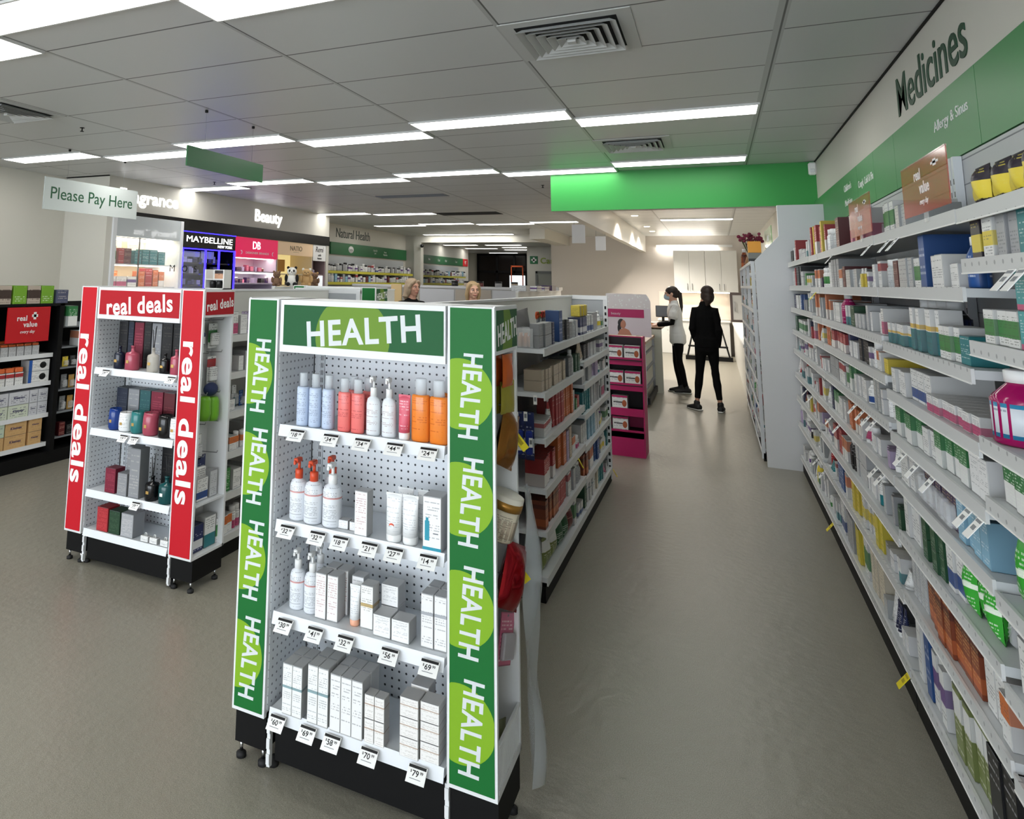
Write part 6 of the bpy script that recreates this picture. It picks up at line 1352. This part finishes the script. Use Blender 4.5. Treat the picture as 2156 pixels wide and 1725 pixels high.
    for sd in 'LR':
        arm(b, SK, sd); leg(b, SK, sd); foot(b, SK, sd)
        W = V(J['wr'+sd]); d = W-V(J['el'+sd]); hand(b, W, J.get('hd'+sd, d), J['pn'+sd], SK, s, J.get('curl', .5), 1 if sd == 'L' else -1)
    for c, r in [((0, .014, .028), (.074, .093, .084)), ((0, -.016, -.035), (.058, .070, .076)), ((0, -.058, -.088), (.024, .022, .02)), ((0, -.070, .024), (.050, .020, .013)), ((.034, -.056, -.026), (.025, .025, .025)), ((-.034, -.056, -.026), (.025, .025, .025)),
                 ((0, -.083, -.056), (.025, .010, .006)), ((0, -.082, -.066), (.021, .010, .0065)), ((.075, .008, -.012), (.010, .020, .031)), ((-.075, .008, -.012), (.010, .020, .031)), ((0, -.104, -.024), (.0145, .012, .011))]:
        b.ball(c, r, SK, 16, 10, T=HT)
    b.loft([Hd(0, -.084, .018), Hd(0, -.094, -.004), Hd(0, -.106, -.022)], [.009*s, .0105*s, .012*s], SK, 10)
    lipc = Hd(0, -.094, -.060)
    def pick(c):
        v = (HT.inverted() @ c)
        return 1 if (abs(v.z+.061) < .0085*(1-(v.x/.028)**2) and abs(v.x) < .028 and v.y < -.074) else 0
    inst(fuse(b, 'body', .0062*s, 3, pick, [SK, LIPM]), 'body', root)
    for k in (-1, 1):
        e = MB().ball((k*.031, -.0755, .004), (.0135, .0105, .0062), mat('eye_white', (226, 222, 216), .25), 12, 8, T=HT); e.ball((k*.031, -.0850, .004), (.0058, .004, .0056), mat('iris_dark', (44, 34, 28), .2), 10, 6, T=HT)
        tag(e.obj('eye', root)); MB().loft([Hd(k*.016, -.089, .022), Hd(k*.032, -.088, .027), Hd(k*.048, -.078, .022)], [.003*s, .0034*s, .002*s], mat('brow_'+str(hair[0][0]), tuple(int(v*.7) for v in hair[0]), .7), 6).obj('eyebrow', root)
    # hair
    HM = mat('hair_%d_%d_%d' % hair[0], hair[0], .5, bump=1.0, bscale=60); hb = MB()
    for c, r in hair[1]: hb.ball(c, r, HM, 16, 10, T=HT)
    for pts, rad in hair[2]: hb.loft([Hd(*p) for p in pts], [((q[0]*s, q[1]*s) if isinstance(q, tuple) else q*s) for q in rad], HM, 12)
    inst(fuse(hb, 'hair', .0065*s, 2, None, [HM]), 'hair', root)
    for kind, m, o in clothes:
        b = MB(); g = o.get('g', .012); nm = o.get('name', kind)
        if kind in ('jacket', 'tunic', 'shirt'):
            torso(b, m, g, o.get('z0', .86), 1.42, o.get('k', 1))
            if o.get('collar'): b.loft([V((J['hip'][0]+J.get('lean', (0, 0))[0], J['hip'][1]+J.get('lean', (0, 0))[1]+.006, 1.40)), V((J['hip'][0]+J.get('lean', (0, 0))[0], J['hip'][1]+J.get('lean', (0, 0))[1]+.008, 1.455))], [.080*s, .064*s], m, 16, cap=False) if False else b.loft([V((J['hip'][0]+J.get('lean', (0, 0))[0], J['hip'][1]+.006+J.get('lean', (0, 0))[1], 1.38)), V((J['hip'][0]+J.get('lean', (0, 0))[0], J['hip'][1]+.01+J.get('lean', (0, 0))[1], 1.46))], [.085*s, .066*s], m, 16)
            for sd in 'LR': arm(b, m, sd, g+o.get('sg', 0), o.get('upto', 3), o.get('frac', .97))
            if o.get('flare'): z = o['z0']; b.loft([V((J['hip'][0], J['hip'][1], z+.12)), V((J['hip'][0], J['hip'][1], z))], [((.170+g)*s*sl, (.122+g)*s*sl), ((.170+g)*s*sl, (.124+g)*s*sl)], m, 20, (0, -1, 0))
        elif kind == 'sleeves':
            for sd in 'LR': arm(b, m, sd, g, 3, .98)
        elif kind == 'trousers':
            torso(b, m, g, .80, 1.02)
            for sd in 'LR': leg(b, m, sd, g, o.get('frac', 1))
        c = inst(fuse(b, nm, .0075*s, o.get('sm', 5), None, [m]), nm, root)
    for sd in 'LR':
        if 'shoe' in J:
            b = MB(); foot(b, J['shoe'], sd, .007); sh = inst(fuse(b, 'shoe', .005*s, 3, None, [J['shoe']]), 'shoe', root)
            A = V(J['an'+sd]); f = Vector(J['toe'+sd]).normalized(); z = Vector((0, 0, -A.z+.010*s))
            MB().loft([A-f*.075*s+z, A+f*.04*s+z, A+f*.12*s+z, A+f*.19*s+z], [(.036*s, .010*s), (.040*s, .010*s), (.046*s, .010*s), (.026*s, .009*s)], J['sole'], 12).obj('sole', sh)
    if extra: extra(root, Hd, HT, s, J)
    return root
BLKC = mat('cloth_black', (8, 8, 9), .85, spec=.2); WTUN = mat('tunic_white', (226, 228, 226), .7); SHOEB = mat('shoe_black', (20, 20, 22), .5); SOLEW = mat('sole_white', (224, 224, 222), .5); SOLEB = mat('sole_black', (26, 26, 27), .6)
CAPB = [((0, .022, .036), (.084, .100, .086)), ((0, .05, -.01), (.076, .07, .085))]
# person in black, back to the camera
J1 = dict(slim=.83, hip=(0, 0), lean=(0, -.01), head=(-.035, -.03, 1.585), turn=.25, nod=0, shL=(.148, .0, 1.355), elL=(.205, .03, 1.10), wrL=(.150, -.10, .92), shR=(-.148, 0, 1.355), elR=(-.195, .03, 1.10), wrR=(-.165, -.06, .87), pnL=(-1, -.2, 0), pnR=(1, -.2, 0), hdL=(-.35, -.45, -.8), hdR=(.1, -.4, -.9), curl=.45,
          thL=(.085, 0, .86), knL=(.125, -.02, .50), anL=(.155, .01, .085), toeL=(.55, -.65, 0), thR=(-.085, 0, .86), knR=(-.11, -.02, .50), anR=(-.135, .02, .085), toeR=(-.1, -1, 0), shoe=SHOEB, sole=SOLEW)
person('person in black jacket and cropped trousers, seen from behind in the aisle', (-.135, 10.26, 0), PI, 1.565, (196, 150, 126), J1,
       [('jacket', BLKC, dict(g=.013, z0=.86, collar=1, sg=.006, flare=1)), ('trousers', BLKC, dict(g=.012, frac=.80))],
       ((46, 34, 28), CAPB+[((0, .055, -.06), (.074, .055, .07)), ((.06, .02, -.03), (.026, .06, .06)), ((-.06, .02, -.03), (.026, .06, .06))], [([(0, .085, -.03), (.01, .10, -.09), (.035, .10, -.155)], [.055, .05, .018])]))
# nurse at the counter, in profile
def nurse_extra(root, Hd, HT, s, J):
    MK = mat('mask_paleblue', (176, 206, 222), .7); b = MB()
    b.ball((0, -.060, -.050), (.056, .062, .052), MK, 16, 10, T=HT); inst(fuse(b, 'face_mask', .006*s, 3, None, [MK]), 'face_mask', root)
    for k in (-1, 1): MB().loft([Hd(k*.052, -.055, -.03), Hd(k*.078, .0, -.005), Hd(k*.08, .02, -.01)], [.002*s]*3, PAPER, 6).obj('mask_strap', root)
    MB().box(-.055*s, -.15*s, .985*s, -.02*s, -.135*s, .99*s, INKB).obj('pocket_edge', root)
J2 = dict(slim=.93, hip=(0, 0), lean=(0, -.045), head=(0, -.075, 1.585), turn=0, nod=.16, shL=(.148, -.035, 1.355), elL=(.185, -.09, 1.11), wrL=(.13, -.30, 1.07), shR=(-.148, -.035, 1.355), elR=(-.185, -.08, 1.11), wrR=(-.12, -.29, 1.07), pnL=(-.6, 0, -1), pnR=(.6, 0, -1), curl=.55,
          thL=(.085, 0, .86), knL=(.09, .0, .49), anL=(.09, .085, .085), toeL=(.05, -1, 0), thR=(-.085, 0, .86), knR=(-.09, -.03, .49), anR=(-.085, .02, .085), toeR=(0, -1, 0), shoe=SHOEB, sole=SOLEW)
person('nurse in white tunic, face mask and long dark ponytail leaning on the counter', (-.535, 11.76, 0), -PI/2+.12, 1.545, (206, 164, 142), J2,
       [('tunic', WTUN, dict(g=.012, z0=.80, collar=1, upto=2, frac=.62, sg=.012, flare=1)), ('sleeves', BLKC, dict(g=.006)), ('trousers', BLKC, dict(g=.008, frac=.97, name='leggings'))],
       ((36, 27, 24), CAPB, [([(0, .10, .03), (0, .135, -.02), (0, .125, -.12), (0, .115, -.23), (0, .10, -.33)], [.026, .032, .030, .025, .010])]), extra=nurse_extra)
pk = MB().box(-.045, -.03, 0, .045, .03, .035, mat('packet_coral', (226, 96, 74), .5), .006).box(-.03, -.0305, .01, .02, -.0295, .028, PAPER); tag(pk.obj('medicine_packet', None, (-.87, 11.70, .9455), .3), 'coral orange packet on the counter under the nurse hands', 'packet')
# two women behind the gondola tops
JS = dict(hip=(0, 0), head=(0, -.03, 1.585), shL=(.150, .0, 1.36), elL=(.20, .02, 1.10), wrL=(.185, -.06, .87), shR=(-.150, 0, 1.36), elR=(-.20, .02, 1.10), wrR=(-.185, -.06, .87), pnL=(-1, 0, 0), pnR=(1, 0, 0), curl=.35,
          thL=(.085, 0, .86), knL=(.09, -.01, .49), anL=(.09, .02, .085), toeL=(.15, -1, 0), thR=(-.085, 0, .86), knR=(-.09, -.01, .49), anR=(-.09, .02, .085), toeR=(-.15, -1, 0), shoe=SHOEB, sole=SOLEB)
person('woman with wavy ash blonde hair in black top looking right over the gondola', (-3.27, 7.98, 0), math.radians(58), 1.575, (206, 156, 134), dict(JS, turn=.1, nod=.05),
       [('shirt', BLKC, dict(g=.014, z0=.84, collar=0)), ('trousers', mat('cloth_grey', (60, 62, 68), .85), dict(g=.01))],
       ((160, 140, 116), [((0, .025, .036), (.084, .101, .086)), ((0, .06, -.02), (.085, .075, .10)), ((.066, .02, -.03), (.03, .06, .09)), ((-.066, .02, -.03), (.03, .06, .09))], [([(.06, .04, -.04), (.075, .05, -.12), (.06, .05, -.17)], [.04, .045, .02]), ([(-.06, .04, -.04), (-.075, .05, -.12), (-.06, .05, -.17)], [.04, .045, .02]), ([(0, .09, -.04), (0, .10, -.12), (0, .09, -.17)], [.06, .06, .03]), ([(.03, -.07, .085), (.062, -.05, .05), (.078, -.02, .0)], [.018, .022, .02]), ([(-.03, -.07, .085), (-.062, -.05, .05), (-.078, -.02, .0)], [.018, .022, .02])]))
person('woman with straight blonde hair facing the camera beyond the gondola', (-2.62, 8.34, 0), math.radians(30), 1.555, (218, 172, 148), dict(JS, turn=.12, nod=.04),
       [('shirt', mat('cloth_slate', (70, 74, 84), .85), dict(g=.014, z0=.84)), ('trousers', BLKC, dict(g=.01))],
       ((182, 156, 118), [((0, .025, .036), (.083, .100, .085)), ((0, .06, -.02), (.08, .07, .10))], [([(.05, -.05, .085), (.078, -.01, .02), (.082, .01, -.06), (.07, .02, -.15)], [.02, .026, .03, .02]), ([(-.05, -.05, .085), (-.078, -.01, .02), (-.082, .01, -.06), (-.07, .02, -.15)], [.02, .026, .03, .02]), ([(0, .09, -.04), (0, .09, -.12), (0, .08, -.18)], [.06, .055, .03])]))
